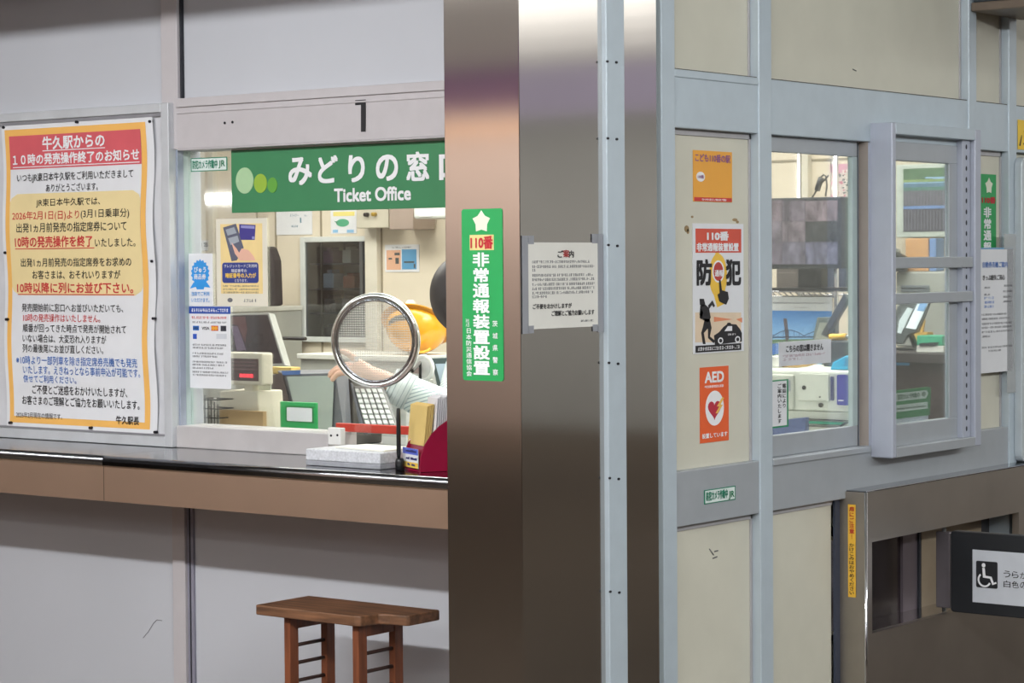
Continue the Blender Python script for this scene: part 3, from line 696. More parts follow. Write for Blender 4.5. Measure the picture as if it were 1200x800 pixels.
for i in range(5):
    m = MB(); y_ = .0165+i*.0036; h = .150+.001*i; zb_ = .0585 if i < 1 else .060
    m.hexa([rot(-WD-.012, y_, zb_), rot(-.014, y_, zb_), rot(-.014, y_+.0018, zb_), rot(-WD-.012, y_+.0018, zb_), rot(-WD-.016, y_+.010, h), rot(-.012, y_+.010, h), rot(-.012, y_+.0118, h), rot(-WD-.016, y_+.0118, h)])
    tag(obj('yellow_slip', m, yel), 'yellow form standing in the middle of the crimson leaflet rack', 'paper', 'yellow forms in the crimson rack')
wl_ = mat('leaflet_white', (226, 225, 228), .6, var=.03)
for i in range(6):
    m = MB(); y_ = .036+i*.005; h = .168+.003*(i % 3); m.hexa([rot(-.062, y_, .01), rot(-.004, y_, .01), rot(-.004, y_+.0018, .01), rot(-.062, y_+.0018, .01), rot(-.062, y_+.012, h), rot(.0-.004, y_+.012, h), rot(-.004, y_+.0138, h), rot(-.062, y_+.0138, h)])
    tag(obj('white_leaflet', m, wl_), 'white leaflet standing at the back of the crimson leaflet rack', 'leaflet', 'white leaflets in the crimson rack')

# ------------------------------------------------------------------ stool under the counter
wood = mat('worn_brown_wood', (122, 84, 58), .55, var=.3, scale=5, bump=.12, stretch=(1.5, 14, 14))
wood_leg = mat('reddish_wood', (126, 70, 42), .5, var=.2, scale=5, bump=.08, stretch=(14, 14, 1.5))
wood_dark = mat('dark_wood_rung', (58, 36, 28), .5, var=.1)
so = thing('wooden_stool', 'worn brown wooden bag stand with rungs below the ticket counter', 'stool', (-3.61, 4.06, 0))
zs = .70; X0, X1, Y0, Y1 = -3.82, -3.412, 3.962, 4.145
pts = [(X0, Y0), (X1-.10, Y0), (X1-.085, Y0+.005), (X1-.08, Y0+.03), (X1-.075, Y0+.055), (X1-.05, Y0+.065), (X1-.005, Y0+.07), (X1, Y0+.075), (X1, Y1), (X0, Y1)]
class PZ:
    def __init__(s, z): s.z = z
    def W(s, u, v, n): return (u, v, s.z+n)
m = MB(); m.poly(PZ(zs-.024), pts, 0, .024); obj('seat', m, wood, so, .003)
SP = PA(3.985); lx = [(SP.L(333, 770)[0], SP.L(352, 770)[0]), (SP.L(413, 770)[0], SP.L(432, 770)[0])]
for (a, b) in lx:
    w = .019; d = .03
    for (ya, yb_) in ((3.985, 3.985+d), (4.112, 4.112+d)):
        m = MB(); m.box(a, a+w, ya, yb_, 0, zs-.024); obj('leg', m, wood_leg, so, .002)
    m = MB(); m.box(a+.002, a+w-.002, 3.985+d, 4.112, zs-.055, zs-.024); obj('top_rail', m, wood_leg, so, .001)
    m = MB(); m.box(a+.002, a+w-.002, 3.985+d, 4.112, .05, .085); obj('bottom_rail', m, wood_leg, so, .001)
    k = 0
    z = zs-.095
    while z > .12:
        m = MB(); m.tube([(a+w/2, 3.985+d-.004, z), (a+w/2, 4.116, z)], .0045, 10); obj('rung', m, wood_dark, so); z -= .042

# ------------------------------------------------------------------ stickers on the pillar
PL2 = PA(YP-.0005)
grn = mat('sticker_green', (36, 158, 84), .4, var=.02)
r = sticker('alarm_sticker', 'tall green emergency alarm sticker with star emblem on the pillar front', 'sticker', PL2, 542, 589.5, 244.5, 446, grn, .001, None, .006)
m = MB(); cu, cv = PL2.L(564.5, 260); rr = .024; pts = []
for i in range(10):
    k = 1 if i % 2 == 0 else .66; a = math.radians(90+36*i); pts.append((cu+rr*k*math.cos(a), cv+rr*k*math.sin(a)))
m.poly(PL2, pts, .001, .0016); obj('emblem', m, mat('emblem_pale', (226, 228, 208), .5), r)
m = MB(); m.px(PL2, 551, 579, 275, 293, .001, .0015); obj('number_field', m, mat('sand_yellow', (222, 208, 140), .5), r)
m = MB(); m.tpx(PL2, '110番', 552, 578.5, 284, 15.5, .0022, .035); obj('lettering', m, mat('alarm_red', (190, 32, 45), .5), r)
m = MB(); m.tvert(PL2, '非常通報装置設置', 555, 574.5, 295, 440, .0018, .03, .92)
m.tvert(PL2, '茨城県警察', 578, 584, 372, 443, .0018, .01, .5); m.tvert(PL2, '日本防災通信協会', 547, 553.5, 384, 441, .0018, .01, .85); m.tvert(PL2, '社団', 548.5, 550.6, 373, 383, .0018); m.tvert(PL2, '法人', 546.3, 548.3, 373, 383, .0018); obj('lettering', m, white_ink, r)

PR2 = PB(XC+.0005)
r = sticker('paper_notice', 'white printed notice taped to the pillar side with grey tape', 'notice', PR2, 617, 701.5, 284, 384, mat('notice_paper', (222, 220, 212), .6, var=.02), .0012)
m = MB(); m.tpx(PR2, 'ご', 652.5, 659, 297.5, 8.5, .002, .02); m.tpx(PR2, '内', 666, 671.5, 297.5, 8.5, .002, .02); m.mi = 1; m.tpx(PR2, '案', 659, 666, 297, 9, .002, .02); m.mi = 2
for i, (yy, xe) in enumerate(((308, 690), (313.5, 695), (318, 627), (323.5, 695), (328.5, 696), (334, 696), (339, 696), (344, 696), (349, 640))): m.scrib(PR2, 623, xe, yy-1.5, 3.3, .0018, 40+i)
m.scrib(PR2, 680, 694, 375.5, 2.4, .0018, 60); m.mi = 0
m.tpx(PR2, 'ご不便をおかけしますが', 623.5, 669, 358.5, 6.2, .002, .02); m.tpx(PR2, 'ご理解とご協力お願いします', 645.5, 695.5, 366.3, 6.4, .002, .02)
obj('lettering', m, [ink, mat('dark_red_ink', (165, 42, 42), .5), grey_ink], r)
tape = mat('grey_tape', (150, 152, 158), .35, .1)
for q in ((611.5, 618.5, 276, 391), (618.5, 625, 276, 286), (618.5, 625, 381.5, 390.5), (700, 706.3, 274, 389), (693, 700, 274, 285), (694, 700, 380, 388)):
    m = MB(); m.px(PR2, *q, .0012, .0017); obj('tape', m, tape, r)

# ------------------------------------------------------------------ stickers on the cream panel
BP2 = PB(-2.9525)
r = sticker('children_sticker', 'small square yellow sticker with a red strip at the top of the cream panel', 'sticker', BP2, 812, 857.5, 177, 236.5, mat('sticker_yellow', (238, 168, 62), .5, var=.02), .001)
m = MB(); m.px(BP2, 813, 857, 231.5, 236, .001, .0015); obj('red_strip', m, mat('strip_red', (200, 52, 48), .5), r)
m = MB(); m.ell(BP2, 820.5, 207, 5, 5.8, .001, .0015); obj('white_disc', m, white_ink, r)
m = MB(); m.tpx(BP2, 'こども110番の駅', 813.8, 855, 185.5, 9.5, .0018, .02); m.tpx(BP2, '110番', 817, 824, 207, 4.5, .002, .01); m.mi = 1; m.scrib(BP2, 822, 850, 234, 2.2, .0021, 70); obj('lettering', m, [mat('violet_ink', (150, 92, 140), .5), white_ink], r)

r = sticker('crime_poster', 'white crime prevention poster with running figure and car on the cream panel', 'poster', BP2, 811.5, 871, 262, 413, paper, .0012)
m = MB(); m.px(BP2, 814.5, 868, 268, 296, .0012, .0016); obj('heading_band', m, mat('brick_red', (212, 82, 62), .5), r)
m = MB(); m.tpx(BP2, '110番', 827.5, 853, 276.5, 11, .0023, .04); m.tpx(BP2, '非常通報装置設置', 815.5, 864.5, 289.5, 10, .0023, .03); obj('lettering', m, white_ink, r)
m = MB(); m.ell(BP2, 841, 323, 10.5, 26, .0012, .0015); m.ppoly(BP2, [(838, 296), (842, 296), (846, 310), (834, 310)], .0012, .0014); m.ppoly(BP2, [(832, 330), (850, 330), (848, 356), (840, 360), (836, 346)], .0012, .0014); obj('yellow_glow_print', m, mat('poster_yellow', (240, 195, 70), .5), r)
m = MB(); m.ell(BP2, 841, 318, 7, 13, .0016, .0019); obj('button_print', m, white_ink, r)
m = MB(); m.ell(BP2, 841, 318, 5.6, 11, .0019, .0021); obj('button_print', m, mat('button_red', (188, 62, 55), .5), r)
m = MB(); m.tpx(BP2, '通報', 836.5, 846.5, 320, 8, .0025, .02); obj('lettering', m, white_ink, r)
m = MB(); m.tpx(BP2, '防', 815.5, 833.5, 319, 31, .0022, .035, 3); m.tpx(BP2, '犯', 849.5, 867.5, 319, 31, .0022, .035, 3)
m.ppoly(BP2, [(841.5, 328), (843.5, 328), (845, 340), (852, 342), (853, 350), (850, 357), (842, 353), (840, 345), (842.5, 343)], .0022, .0026); obj('lettering', m, ink, r)
m = MB(); m.ppoly(BP2, [(814, 366), (868, 366), (868, 401), (814, 401)], .0012, .0014); obj('road_print', m, mat('sand_print', (228, 206, 178), .6), r)
m = MB(); m.ppoly(BP2, [(836, 371), (858, 374), (836, 377)], .0014, .0017); m.ppoly(BP2, [(862, 374), (869, 372), (869, 378)], .0014, .0017); obj('beam_print', m, mat('beam_orange', (226, 140, 100), .5), r)
m = MB()
for pg in ([(819, 350), (824, 350), (825.5, 356), (822.5, 359), (819.5, 357)], [(820, 358), (825, 356), (830, 361), (832, 372), (829, 378), (822, 374), (819, 369)], [(829, 358), (834, 352), (837, 358), (835.5, 360), (833.5, 357), (830, 362)], [(821, 362), (819, 372), (821, 374), (823, 366)],
           [(824, 373), (831, 374), (833, 384), (831, 394), (837, 399), (835.5, 402), (829, 396), (829, 386)], [(825, 374), (829, 384), (824, 390), (826, 403), (823, 403), (821, 390), (823, 383)]): m.ppoly(BP2, pg, .0017, .0022)
m.ppoly(BP2, [(836, 393), (842, 389), (847, 383), (851, 380), (852, 378), (855, 378), (856, 379.5), (862, 380), (866, 385), (868.5, 390), (868.5, 400), (837, 404)], .0017, .0021)
m.px(BP2, 814.5, 868, 403.5, 411.5, .0012, .0017)
obj('figure_print', m, ink, r)
m = MB(); m.ell(BP2, 843.5, 399, 3, 3.8, .0021, .0024); m.ell(BP2, 863.5, 397.5, 3, 3.8, .0021, .0024); m.ppoly(BP2, [(848, 388), (852, 382), (857, 382), (857, 387.5)], .0021, .0023); m.scrib(BP2, 817, 866, 407.5, 4, .0022, 81); m.scrib(BP2, 852, 861, 391.5, 2.2, .0024, 82); obj('figure_print', m, white_ink, r)
m = MB(); m.ell(BP2, 843.5, 399, 1.8, 2.3, .0024, .0026); m.ell(BP2, 863.5, 397.5, 1.8, 2.3, .0024, .0026); obj('figure_print', m, ink, r)

r = sticker('heart_sticker', 'orange defibrillator sticker with a red heart, below the crime poster', 'sticker', BP2, 820, 853.5, 429.5, 517.5, mat('sticker_orange', (232, 96, 42), .5, var=.02), .001)
m = MB(); m.ell(BP2, 837, 478, 10.8, 20.5, .001, .0015); obj('white_oval', m, white_ink, r)
m = MB(); m.ell(BP2, 837, 476, 9.7, 18, .0015, .0017); m.ell(BP2, 837, 475, 9, 17, .0017, .0018); obj('white_oval', m, [white_ink], r)
m = MB(); cu, cv = BP2.L(836.5, 479); sc = .0021; ku = (BP2.L(846, 479)[0]-BP2.L(827, 479)[0])/34; kv = (BP2.L(837, 465)[1]-BP2.L(837, 492)[1])/30
m.poly(BP2, [(cu+16*math.sin(t_)**3*ku*.85, cv+(13*math.cos(t_)-5*math.cos(2*t_)-2*math.cos(3*t_)-math.cos(4*t_))*kv*.85) for t_ in [2*math.pi*i/28 for i in range(28)]], .0018, .0023); obj('heart', m, mat('heart_red', (190, 40, 62), .5), r)
m = MB(); m.ppoly(BP2, [(845.5, 465), (839, 476), (842, 476), (837.5, 484), (840, 484), (846, 474), (843, 474), (847.5, 466)], .0024, .0027); obj('heart', m, mat('bolt_yellow', (240, 190, 90), .5), r)
m = MB(); m.tpx(BP2, 'AED', 825, 847.5, 441.5, 13, .0018, .03, 2); m.scrib(BP2, 825, 847, 452.5, 3, .0016, 90); m.tpx(BP2, '設置しています', 822, 851.5, 509.5, 6, .0018, .02)
obj('lettering', m, white_ink, r)

# ------------------------------------------------------------------ signs on the monitor window
GO2 = PB(-2.9598)
r = sticker('closed_notice', 'white notice card saying the window does not open, on the monitor window', 'notice', GO2, 912.5, 973.5, 399, 427, mat('card_white', (214, 216, 220), .5), .001)
m = MB(); m.tpx(GO2, 'こちらの窓は開きません', 920.5, 964, 407.3, 8.5, .0018, .02); m.mi = 1; m.scrib(GO2, 917, 967, 415.5, 3, .0016, 100, .5); m.scrib(GO2, 917, 940, 420.5, 3, .0016, 101, .5); obj('lettering', m, [ink, mat('pale_pink_ink', (170, 140, 150), .5)], r)
r = sticker('vertical_card', 'narrow green edged card with vertical writing in the monitor window corner', 'card', GO2, 900.5, 923.5, 445, 501, mat('card_green', (40, 138, 92), .5), .001)
m = MB(); m.px(GO2, 902, 921.5, 446.5, 499, .001, .0014); obj('field', m, paper, r)
m = MB(); m.tvert(GO2, '電話により', 916, 920.5, 449, 478, .002, .01); m.tvert(GO2, 'ご案内いたします', 910.5, 915, 449, 496, .002, .01); obj('lettering', m, ink, r)

# ------------------------------------------------------------------ notices right of the sliding window
r = sticker('alarm_strip', 'green emergency alarm sticker right of the sliding window', 'sticker', BP2, 1144, 1167, 204, 330, grn, .001)
m = MB(); cu, cv = BP2.L(1158.5, 218)
pts = []
for i in range(10):
    k = 1 if i % 2 == 0 else .66; a = math.radians(90+36*i); pts.append((cu+.024*k*math.cos(a), cv+.024*k*math.sin(a)))
m.poly(BP2, pts, .001, .0016); obj('emblem', m, mat('emblem_pale', (226, 228, 208), .5), r)
m = MB(); m.tpx(BP2, '110番', 1150, 1166, 234.5, 8, .0018, .04); obj('lettering', m, mat('alarm_red', (190, 32, 45), .5), r)
m = MB(); m.tvert(BP2, '非常通報', 1152, 1161, 242, 296, .0018, .03, .9); obj('lettering', m, white_ink, r)
PN = PB(XB+.008)
r = sticker('guide_notice', 'white printed notice with blue heading hung right of the sliding window', 'notice', PN, 1144, 1187, 290, 436, paper, .001)
m = MB(); m.px(PN, 1144, 1187, 290, 292, .001, .0014); m.mi = 1
m.tpx(PN, '自動券売機ご案内', 1151, 1180, 310, 7, .0016, .01); m.mi = 2; m.tpx(PN, 'きっぷ紛失ご用心', 1151, 1177, 325, 6.5, .0016, .02); m.mi = 3
for i, (a, b, yy) in enumerate(((1176, 1186, 334.5), (1153, 1160, 337), (1175, 1186, 341), (1153, 1160, 345), (1175, 1186, 347.5), (1175, 1185, 353), (1150, 1180, 368), (1150, 1182, 373), (1150, 1186, 378.5), (1150, 1186, 383), (1150, 1186, 388), (1150, 1160, 394), (1150, 1186, 406), (1158, 1172, 410.5))): m.scrib(PN, a, b, yy, 2.3, .0016, 110+i)
m.mi = 1
for yy in (349, 354, 359): m.scrib(PN, 1153, 1164, yy, 3, .0016, 130+yy)
obj('lettering', m, [mat('tape_blue', (120, 165, 200), .5), blue_ink, ink, grey_ink], r)
m = MB(); m.px(PN, 1176, 1190, 274, 292, .001, .0016); m.px(PN, 1180, 1190, 292, 460, .0006, .001); obj('clear_sleeve', m, mat('sleeve', (205, 208, 208), .25, alpha=.55), r)

# blue notice board at the far right
PBB = PB(XB+.012)
ua, ub = PBB.L(1191.5, 360)[0], PBB.L(1191.5, 360)[0]+.75; va, vb = PBB.L(1193, 541)[1], PBB.L(1193, 184)[1]
r = thing('blue_board', 'blue notice board in a rounded white frame at the right edge', 'board', (XB+.012, ua, va))
m = MB(); pts = []; rad = .025
for (cu, cv, a0) in ((ub-rad, vb-rad, 0), (ua+rad, vb-rad, 90), (ua+rad, va+rad, 180), (ub-rad, va+rad, 270)):
    for k in range(6): a = math.radians(a0+18*k); pts.append((cu+rad*math.cos(a), cv+rad*math.sin(a)))
m.poly(PBB, pts, -.008, .016); obj('board_frame', m, mat('frame_white', (200, 208, 212), .35, .2), r, .003)
m = MB(); m.pbox(PBB, ua+.03, ub-.03, va+.025, vb-.06, .0165, .018); obj('poster_face', m, mat('poster_blue', (42, 118, 178), .5), r)
# yellow warning sticker
PY = PB(XB+.001)
r = sticker('warning_sticker', 'yellow warning sticker with a black pictogram above the blue board', 'sticker', PY, 1192.5, 1222, 141.5, 176, mat('warning_yellow', (240, 200, 60), .5), .001)
m = MB(); m.ppoly(PY, [(1199.5, 153), (1210, 151), (1209, 163), (1204, 165), (1200.5, 162)], .001, .0015); m.ell(PY, 1200, 168.5, 1.2, 1.4, .001, .0015); m.ppoly(PY, [(1194, 170.5), (1196.6, 158), (1197, 160), (1195.5, 171)], .001, .0015); obj('pictogram', m, ink, r)
# overhead sign
ys = B.L(1137, 13)[0]; PO = PA(ys); zo = PO.L(1140, 13.5)[1]
r = thing('overhead_sign', 'dark overhead sign box with brown lower edge at the top right corner', 'sign', (-2.5, ys, zo))
m = MB(); m.box(-2.92, -2.05, ys, ys+.3, zo+.024, 2.895); obj('sign_box', m, mat('sign_dark', (52, 62, 68), .3), r, .003)
m = MB(); m.box(-2.925, -2.04, ys-.006, ys+.306, zo, zo+.024); obj('lower_edge', m, mat('sign_brown', (118, 104, 92), .4, .3), r, .003)

# ------------------------------------------------------------------ side counter with its pass-through
zc1 = B.L(983, 577)[1]; XK = -2.872; PK = PB(XK)
yk0 = PK.L(1015, 577)[0]; yk1 = 7.35
sc_ = thing('side_counter', 'boxy brushed steel side counter with a long slot under the sliding window', 'counter', (-2.9, 5.8, 0))
oy0 = PK.L(1022, 690)[0]; oy1 = PK.L(1194, 650)[0]; oz1 = PK.L(1022, 635)[1]; oz0 = PK.L(1022, 742)[1]
steel_dk = mat('brushed_steel_dim', (186, 178, 170), .4, 1, var=.04, scale=6, aniso=.4)
m = MB()
m.box(XK-.02, XK, yk0, yk1, oz1, zc1); m.box(XK-.02, XK, yk0, yk1, 0, oz0); m.box(XK-.02, XK, yk0, oy0, oz0, oz1); m.box(XK-.02, XK, oy1, yk1, oz0, oz1)
obj('front_panel', m, steel_dk, sc_)
m = MB(); m.box(-2.952, XK-.0005, yk0-.002, yk0+.004, 0, zc1); ep = obj('end_panel', m, mat('end_steel', (168, 160, 150), .5, 1, var=.03), sc_, .0015)
m = MB(); m.box(-2.929, XK+.001, yk0, yk1, zc1, zc1+.004); obj('counter_top', m, steel_top, sc_, .0015)
m = MB(); m.tube([(XK-.002, yk0+.001, 0), (XK-.002, yk0+.001, zc1)], .004, 10); obj('corner_bead', m, chrome, sc_)
m = MB(); m.box(-2.992, -2.988, yk0+.005, oy1+.1, oz0-.03, oz1+.03); obj('slot_back', m, mat('slot_steel', (118, 112, 112), .25, 1), sc_)
m = MB(); m.box(-2.987, XK-.02, yk0+.005, oy1+.1, oz0-.01, oz0); m.box(-2.987, XK-.02, yk0+.005, oy1+.1, oz1, oz1+.01); obj('slot_lining', m, steel, sc_)
tn = mat('slot_tan', (150, 134, 112), .5)
P = PB(-2.98); m = MB(); m.box(-2.9875, -2.98, P.L(1058, 680)[0], P.L(1075, 680)[0], oz0, oz1); obj('slot_panel', m, mat('slot_violet', (132, 122, 130), .3, .6), sc_)
m = MB(); m.box(-2.9875, -2.98, P.L(1080, 680)[0], P.L(1150, 680)[0], oz0, oz1); obj('slot_panel', m, tn, sc_)
m = MB(); a = P.L(1076, 680)[0]; m.box(-2.9875, -2.974, a-.004, a+.006, oz0, oz1); obj('slot_divider', m, dark, sc_)
m = MB(); m.box(-2.9525, -2.946, PB(-2.946).L(979, 680)[0], yk0-.0025, 0, RB); obj('side_gap', m, mat('blue_black_gap', (62, 68, 84), .5), sc_)
# vertical warning sticker on the end panel
PE = PA(yk0-.003)
r = sticker('door_sticker', 'narrow yellow vertical warning sticker on the end of the side counter', 'sticker', PE, 994, 1002.8, 591, 699.5, mat('warning_orange', (240, 188, 62), .5), .001)
m = MB(); m.tvert(PE, '扉にご注意！', 995.5, 1001.5, 593, 632, .0016, .025, .9); m.mi = 1; m.tvert(PE, 'かけこみはおやめください', 995.5, 1001.5, 636, 697, .0016, .015, .92); obj('lettering', m, [mat('rust_red', (190, 60, 35), .5), mat('brown_ink', (70, 50, 35), .5)], r)

# gate flap with the wheelchair sign
PW0 = PB(XK-.03); gy = PW0.L(1104, 665)[0]
fy = gy-.03; PFL = PA(fy)
g = thing('gate_flap', 'black swing gate flap with a wheelchair sign, hinged in the side counter', 'gate', (XK, gy, PFL.L(1113, 716)[1]))
m = MB(); PH = PA(gy-.012); a, b = PH.L(1096.5, 660)[0], PH.L(1113, 660)[0]; zh0, zh1 = PH.L(1105, 712)[1], PH.L(1105, 623)[1]
m.box(a, b, gy-.012, gy+.012, zh0, zh1); obj('hinge_post', m, mat('hinge_grey', (118, 112, 116), .4, .4), g, .003)
m = MB(); m.tube([((a+b)/2-.002, gy, oz0+.001), ((a+b)/2-.002, gy, oz1-.001)], .006, 12); obj('hinge_pin', m, screw_l, g)
u0, v0_ = PFL.L(1114, 716.5); _, v1_ = PFL.L(1114, 621.5)
u1_ = u0+.62
class PT:
    pass
m = MB(); pts = []; rad = .009
for (cu, cv, a0) in ((u1_-rad, v1_-rad, 0), (u0+rad, v1_-rad, 90), (u0+rad, v0_+rad, 180), (u1_-rad, v0_+rad, 270)):
    for k in range(6): q = math.radians(a0+18*k); pts.append((cu+rad*math.cos(q), cv+rad*math.sin(q)))
m.poly(PFL, pts, -.024, 0); obj('flap', m, mat('flap_black', (32, 34, 38), .45, var=.08), g, .002)
lu, lv0, lv1 = PFL.L(1140, 700)[0], PFL.L(1140, 705)[1], PFL.L(1140, 643.5)[1]
m = MB(); m.pbox(PFL, lu, u1_-.04, lv0, lv1, 0, .002); lab = obj('sign_plate', m, mat('plate_white', (205, 209, 216), .45), g, .0005)
m = MB(); m.rrect(PFL, 1144.5, 1169.5, 657.5, 688.5, .004, .002, .003); obj('symbol_field', m, mat('symbol_black', (30, 31, 36), .5), lab)
m = MB(); m.ell(PFL, 1153.3, 662, 2.2, 2.6, .003, .0036, 16)
m.ppoly(PFL, [(1151.8, 665), (1154.6, 665), (1155.6, 674.2), (1162.6, 675.4), (1165.2, 682.5), (1168, 681.5), (1168.5, 683.5), (1163.6, 685.2), (1160.8, 677.6), (1152.6, 676.3)], .003, .0036)
cu, cv = PFL.L(1154.3, 679); ro, ri = PFL.L(1162.3, 679)[0]-cu, PFL.L(1160.3, 679)[0]-cu
def arc(r_, ks): return [(cu+r_*math.cos(math.radians(q)), cv+r_*1.0*math.sin(math.radians(q))) for q in ks]
ks = list(range(130, 346, 12)); m.poly(PFL, arc(ro, ks)+arc(ri, ks[::-1]), .003, .0036); obj('wheelchair_symbol', m, white_ink, lab)
m = MB(); lw = PFL.L(1186, 672)[0]-PFL.L(1176.5, 672)[0]; a = PFL.L(1176.5, 672)[0]
for s_, yc in (('うらがわに青色の', 672), ('白色の表示がある', 683.5)):
    vt, vm = PFL.L(1176.5, yc-4)[1], PFL.L(1176.5, yc+4)[1]
    for i, ch in enumerate(s_): m.text(PFL, ch, a+i*lw*1.02, a+i*lw*1.02+lw*.86, vm, vt, .0026, .004, 2)
obj('lettering', m, ink, lab)

# ================================================================== inside the office, behind the ticket window
DZ = .985
dk = thing('office_desk', 'long grey desk inside the ticket window', 'desk', (-4.6, 4.75, 0))
m = MB(); m.box(-6.6, -3.97, 4.425, 5.12, DZ-.03, DZ); obj('desk_top', m, mat('desk_grey', (150, 152, 150), .4), dk, .003)
m = MB(); m.box(-6.6, -3.97, 4.9, 4.92, .0, DZ-.03); m.box(-6.6, -6.57, 4.43, 4.9, 0, DZ-.03); m.box(-4.01, -3.98, 4.43, 4.9, 0, DZ-.03); obj('desk_panel', m, mat('desk_side', (130, 132, 130), .5), dk)

def inbox(P, xl, xr, yt, yb, dep, zfloor=None):   # front rectangle at plane P, dep behind it
    m = MB(); u0, u1, v0, v1 = rectpx(P, xl, xr, yt, yb)
    if zfloor is not None: v0 = zfloor
    m.pbox(P, u0, u1, v0, v1, -dep, 0); return m
dz = DZ+.0005
# customer display
P = PA(4.56); u0, u1, v0, v1 = rectpx(P, 262, 307, 413, 451)
d = thing('customer_display', 'ivory customer display with glowing red digits inside the ticket window', 'display', ((u0+u1)/2, 4.6, dz))
m = MB(); m.hexa([P.W(*P.L(257, 495), 0)[:2]+(dz,), P.W(*P.L(308, 495), 0)[:2]+(dz,), (u1, 4.66, dz), (u0, 4.66, dz), P.W(*P.L(257, 458), 0), P.W(*P.L(301, 458), 0), (u1-.01, 4.65, v0-.015), (u0, 4.65, v0-.015)]); obj('base', m, ivory, d, .004)
m = MB(); m.box(P.L(281, 455)[0], P.L(291, 455)[0], 4.575, 4.60, v0-.03, v0+.02); obj('neck', m, ivory, d, .003)
m = MB(); m.pbox(P, u0, u1, v0, v1, -.045, 0); dh = obj('display_head', m, ivory, d, .006)
m = MB(); m.px(P, 268, 303, 420, 446, .0002, .0012); obj('screen', m, mat('maroon_screen', (70, 42, 40), .2), dh)
m = MB()
for yy in (424, 428, 432.5): m.px(P, 269, 300, yy-.4, yy+.4, .0012, .0014)
obj('screen', m, mat('screen_line', (120, 92, 88), .4), dh)
m = MB(); m.tpx(P, '8888', 281, 297, 440, 4.6, .0018, .02); obj('digits', m, mat('led_red', (255, 60, 75), .5, emit=2.2), dh)
# cardboard box under/behind
m = inbox(PA(4.54), 257, 308, 481, 497, .015, dz)
tag(obj('cardboard_strip', m, mat('cardboard', (200, 168, 122), .7, var=.06), None, .001), 'tan cardboard strip in front of the ivory customer display', 'cardboard')
# pen basket
P = PA(4.50); u0, u1, v0, v1 = rectpx(P, 229, 255, 455, 497); v0 = dz
pb = thing('pen_basket', 'black mesh basket in the lower left corner of the ticket window', 'basket', ((u0+u1)/2, 4.53, dz))
m = MB()
for i in range(8):
    u = u0+(u1-u0)*i/7; m.tube([(u, 4.50, v0), (u, 4.50, v1-(i*.006))], .0016, 6)
for i in range(7):
    z = v0+(v1-v0-.03)*i/6; m.tube([(u0, 4.50, z), (u1, 4.50, z), (u1, 4.56, z), (u0, 4.56, z)], .0016, 6, True)
m.box(u0, u1, 4.50, 4.56, v0, v0+.003); obj('mesh', m, black, pb)
for i, (xx, yy) in enumerate(((236, 473), (242, 470), (248, 474), (252, 466))):
    Pq = PA(4.53); a = Pq.L(xx, yy); m = MB(); m.tube([(a[0]+.004*(-1)**i, 4.53, v0+.006), (a[0], 4.53, a[1])], .004, 10)
    tag(obj('white_pen', m, white, None), 'white pen standing in the black mesh basket', 'pen', 'white pens in the mesh basket')
# green framed name plate
P = PA(4.47); u0, u1, v0, v1 = rectpx(P, 328, 370.5, 471, 500)
np_ = thing('name_plate', 'small green framed blank plate inside the ticket window', 'plate', ((u0+u1)/2, 4.475, dz))
m = MB(); m.pbox(P, u0, u1, dz, v1, -.008, 0); obj('frame', m, mat('plate_green', (42, 168, 92), .4), np_, .002)
m = MB(); m.px(P, 334.5, 368, 475.5, 495, .0001, .0008); obj('inner_rim', m, mat('plate_green_dark', (30, 128, 68), .4), np_)
m = MB(); m.rrect(P, 336.5, 366, 477.5, 493.5, .004, .0008, .0016); obj('blank_card', m, paper, np_)
# ticket terminal (tilted grey screen box)
P = PA(4.80)
tt = thing('ticket_terminal', 'sloping grey ticket terminal inside the ticket window, behind the green plate', 'terminal', (P.L(365, 480)[0], 4.85, dz))
def hex_px(Pf, pf, Pb, pb_):      # front quad (bl, br, tr, tl) on plane Pf, back quad on Pb
    return MB().hexa([Pf.W(*Pf.L(*q), 0) for q in pf]+[Pb.W(*Pb.L(*q), 0) for q in pb_])
Pb_ = PA(4.92)
m = hex_px(P, [(348, 503), (403, 503), (393, 436.5), (331, 438.5)], Pb_, [(352, 503), (412, 503), (408, 432), (325, 434)]); obj('housing', m, mat('terminal_dark', (104, 108, 116), .4), tt, .002)
m = hex_px(PA(4.795), [(351, 502), (389, 503), (391.5, 440), (336, 441)], PA(4.799), [(351, 502), (389, 503), (391.5, 440), (336, 441)]); obj('screen', m, mat('terminal_screen', (172, 184, 180), .25), tt)
m = hex_px(PA(4.792), [(331, 439.5), (352, 438.5), (352, 433.5), (330, 434.5)], PA(4.797), [(331, 439.5), (352, 438.5), (352, 433.5), (330, 434.5)]); obj('blue_label', m, mat('label_blue', (70, 110, 175), .5), tt)
m = hex_px(PA(4.793), [(317, 441), (330, 436), (347, 502), (339, 502)], PA(4.84), [(317, 441), (330, 436), (347, 502), (339, 502)]); obj('side_cover', m, mat('terminal_brown', (84, 74, 72), .45), tt)
# small yellow packet and white switch card
P = PA(4.96); m = inbox(P, 313, 341, 430, 438, .04); m2 = m
pk = obj('yellow_packet', m2, mat('packet_yellow', (232, 200, 120), .5), None, .002); tag(pk, 'small yellow packet lying behind the sloping grey terminal', 'packet')
pk_z = P.L(327, 438)[1]
m = MB(); m.px(PA(4.62), 302, 317, 450, 465, -.004, 0); m.box(PA(4.62).L(309, 460)[0]-.003, PA(4.62).L(309, 460)[0]+.003, 4.622, 4.63, dz, PA(4.62).L(309, 462)[1])
tag(obj('switch_card', m, mat('card_pale', (206, 214, 206), .5)), 'small square white card on a stem right of the red digit display', 'card')
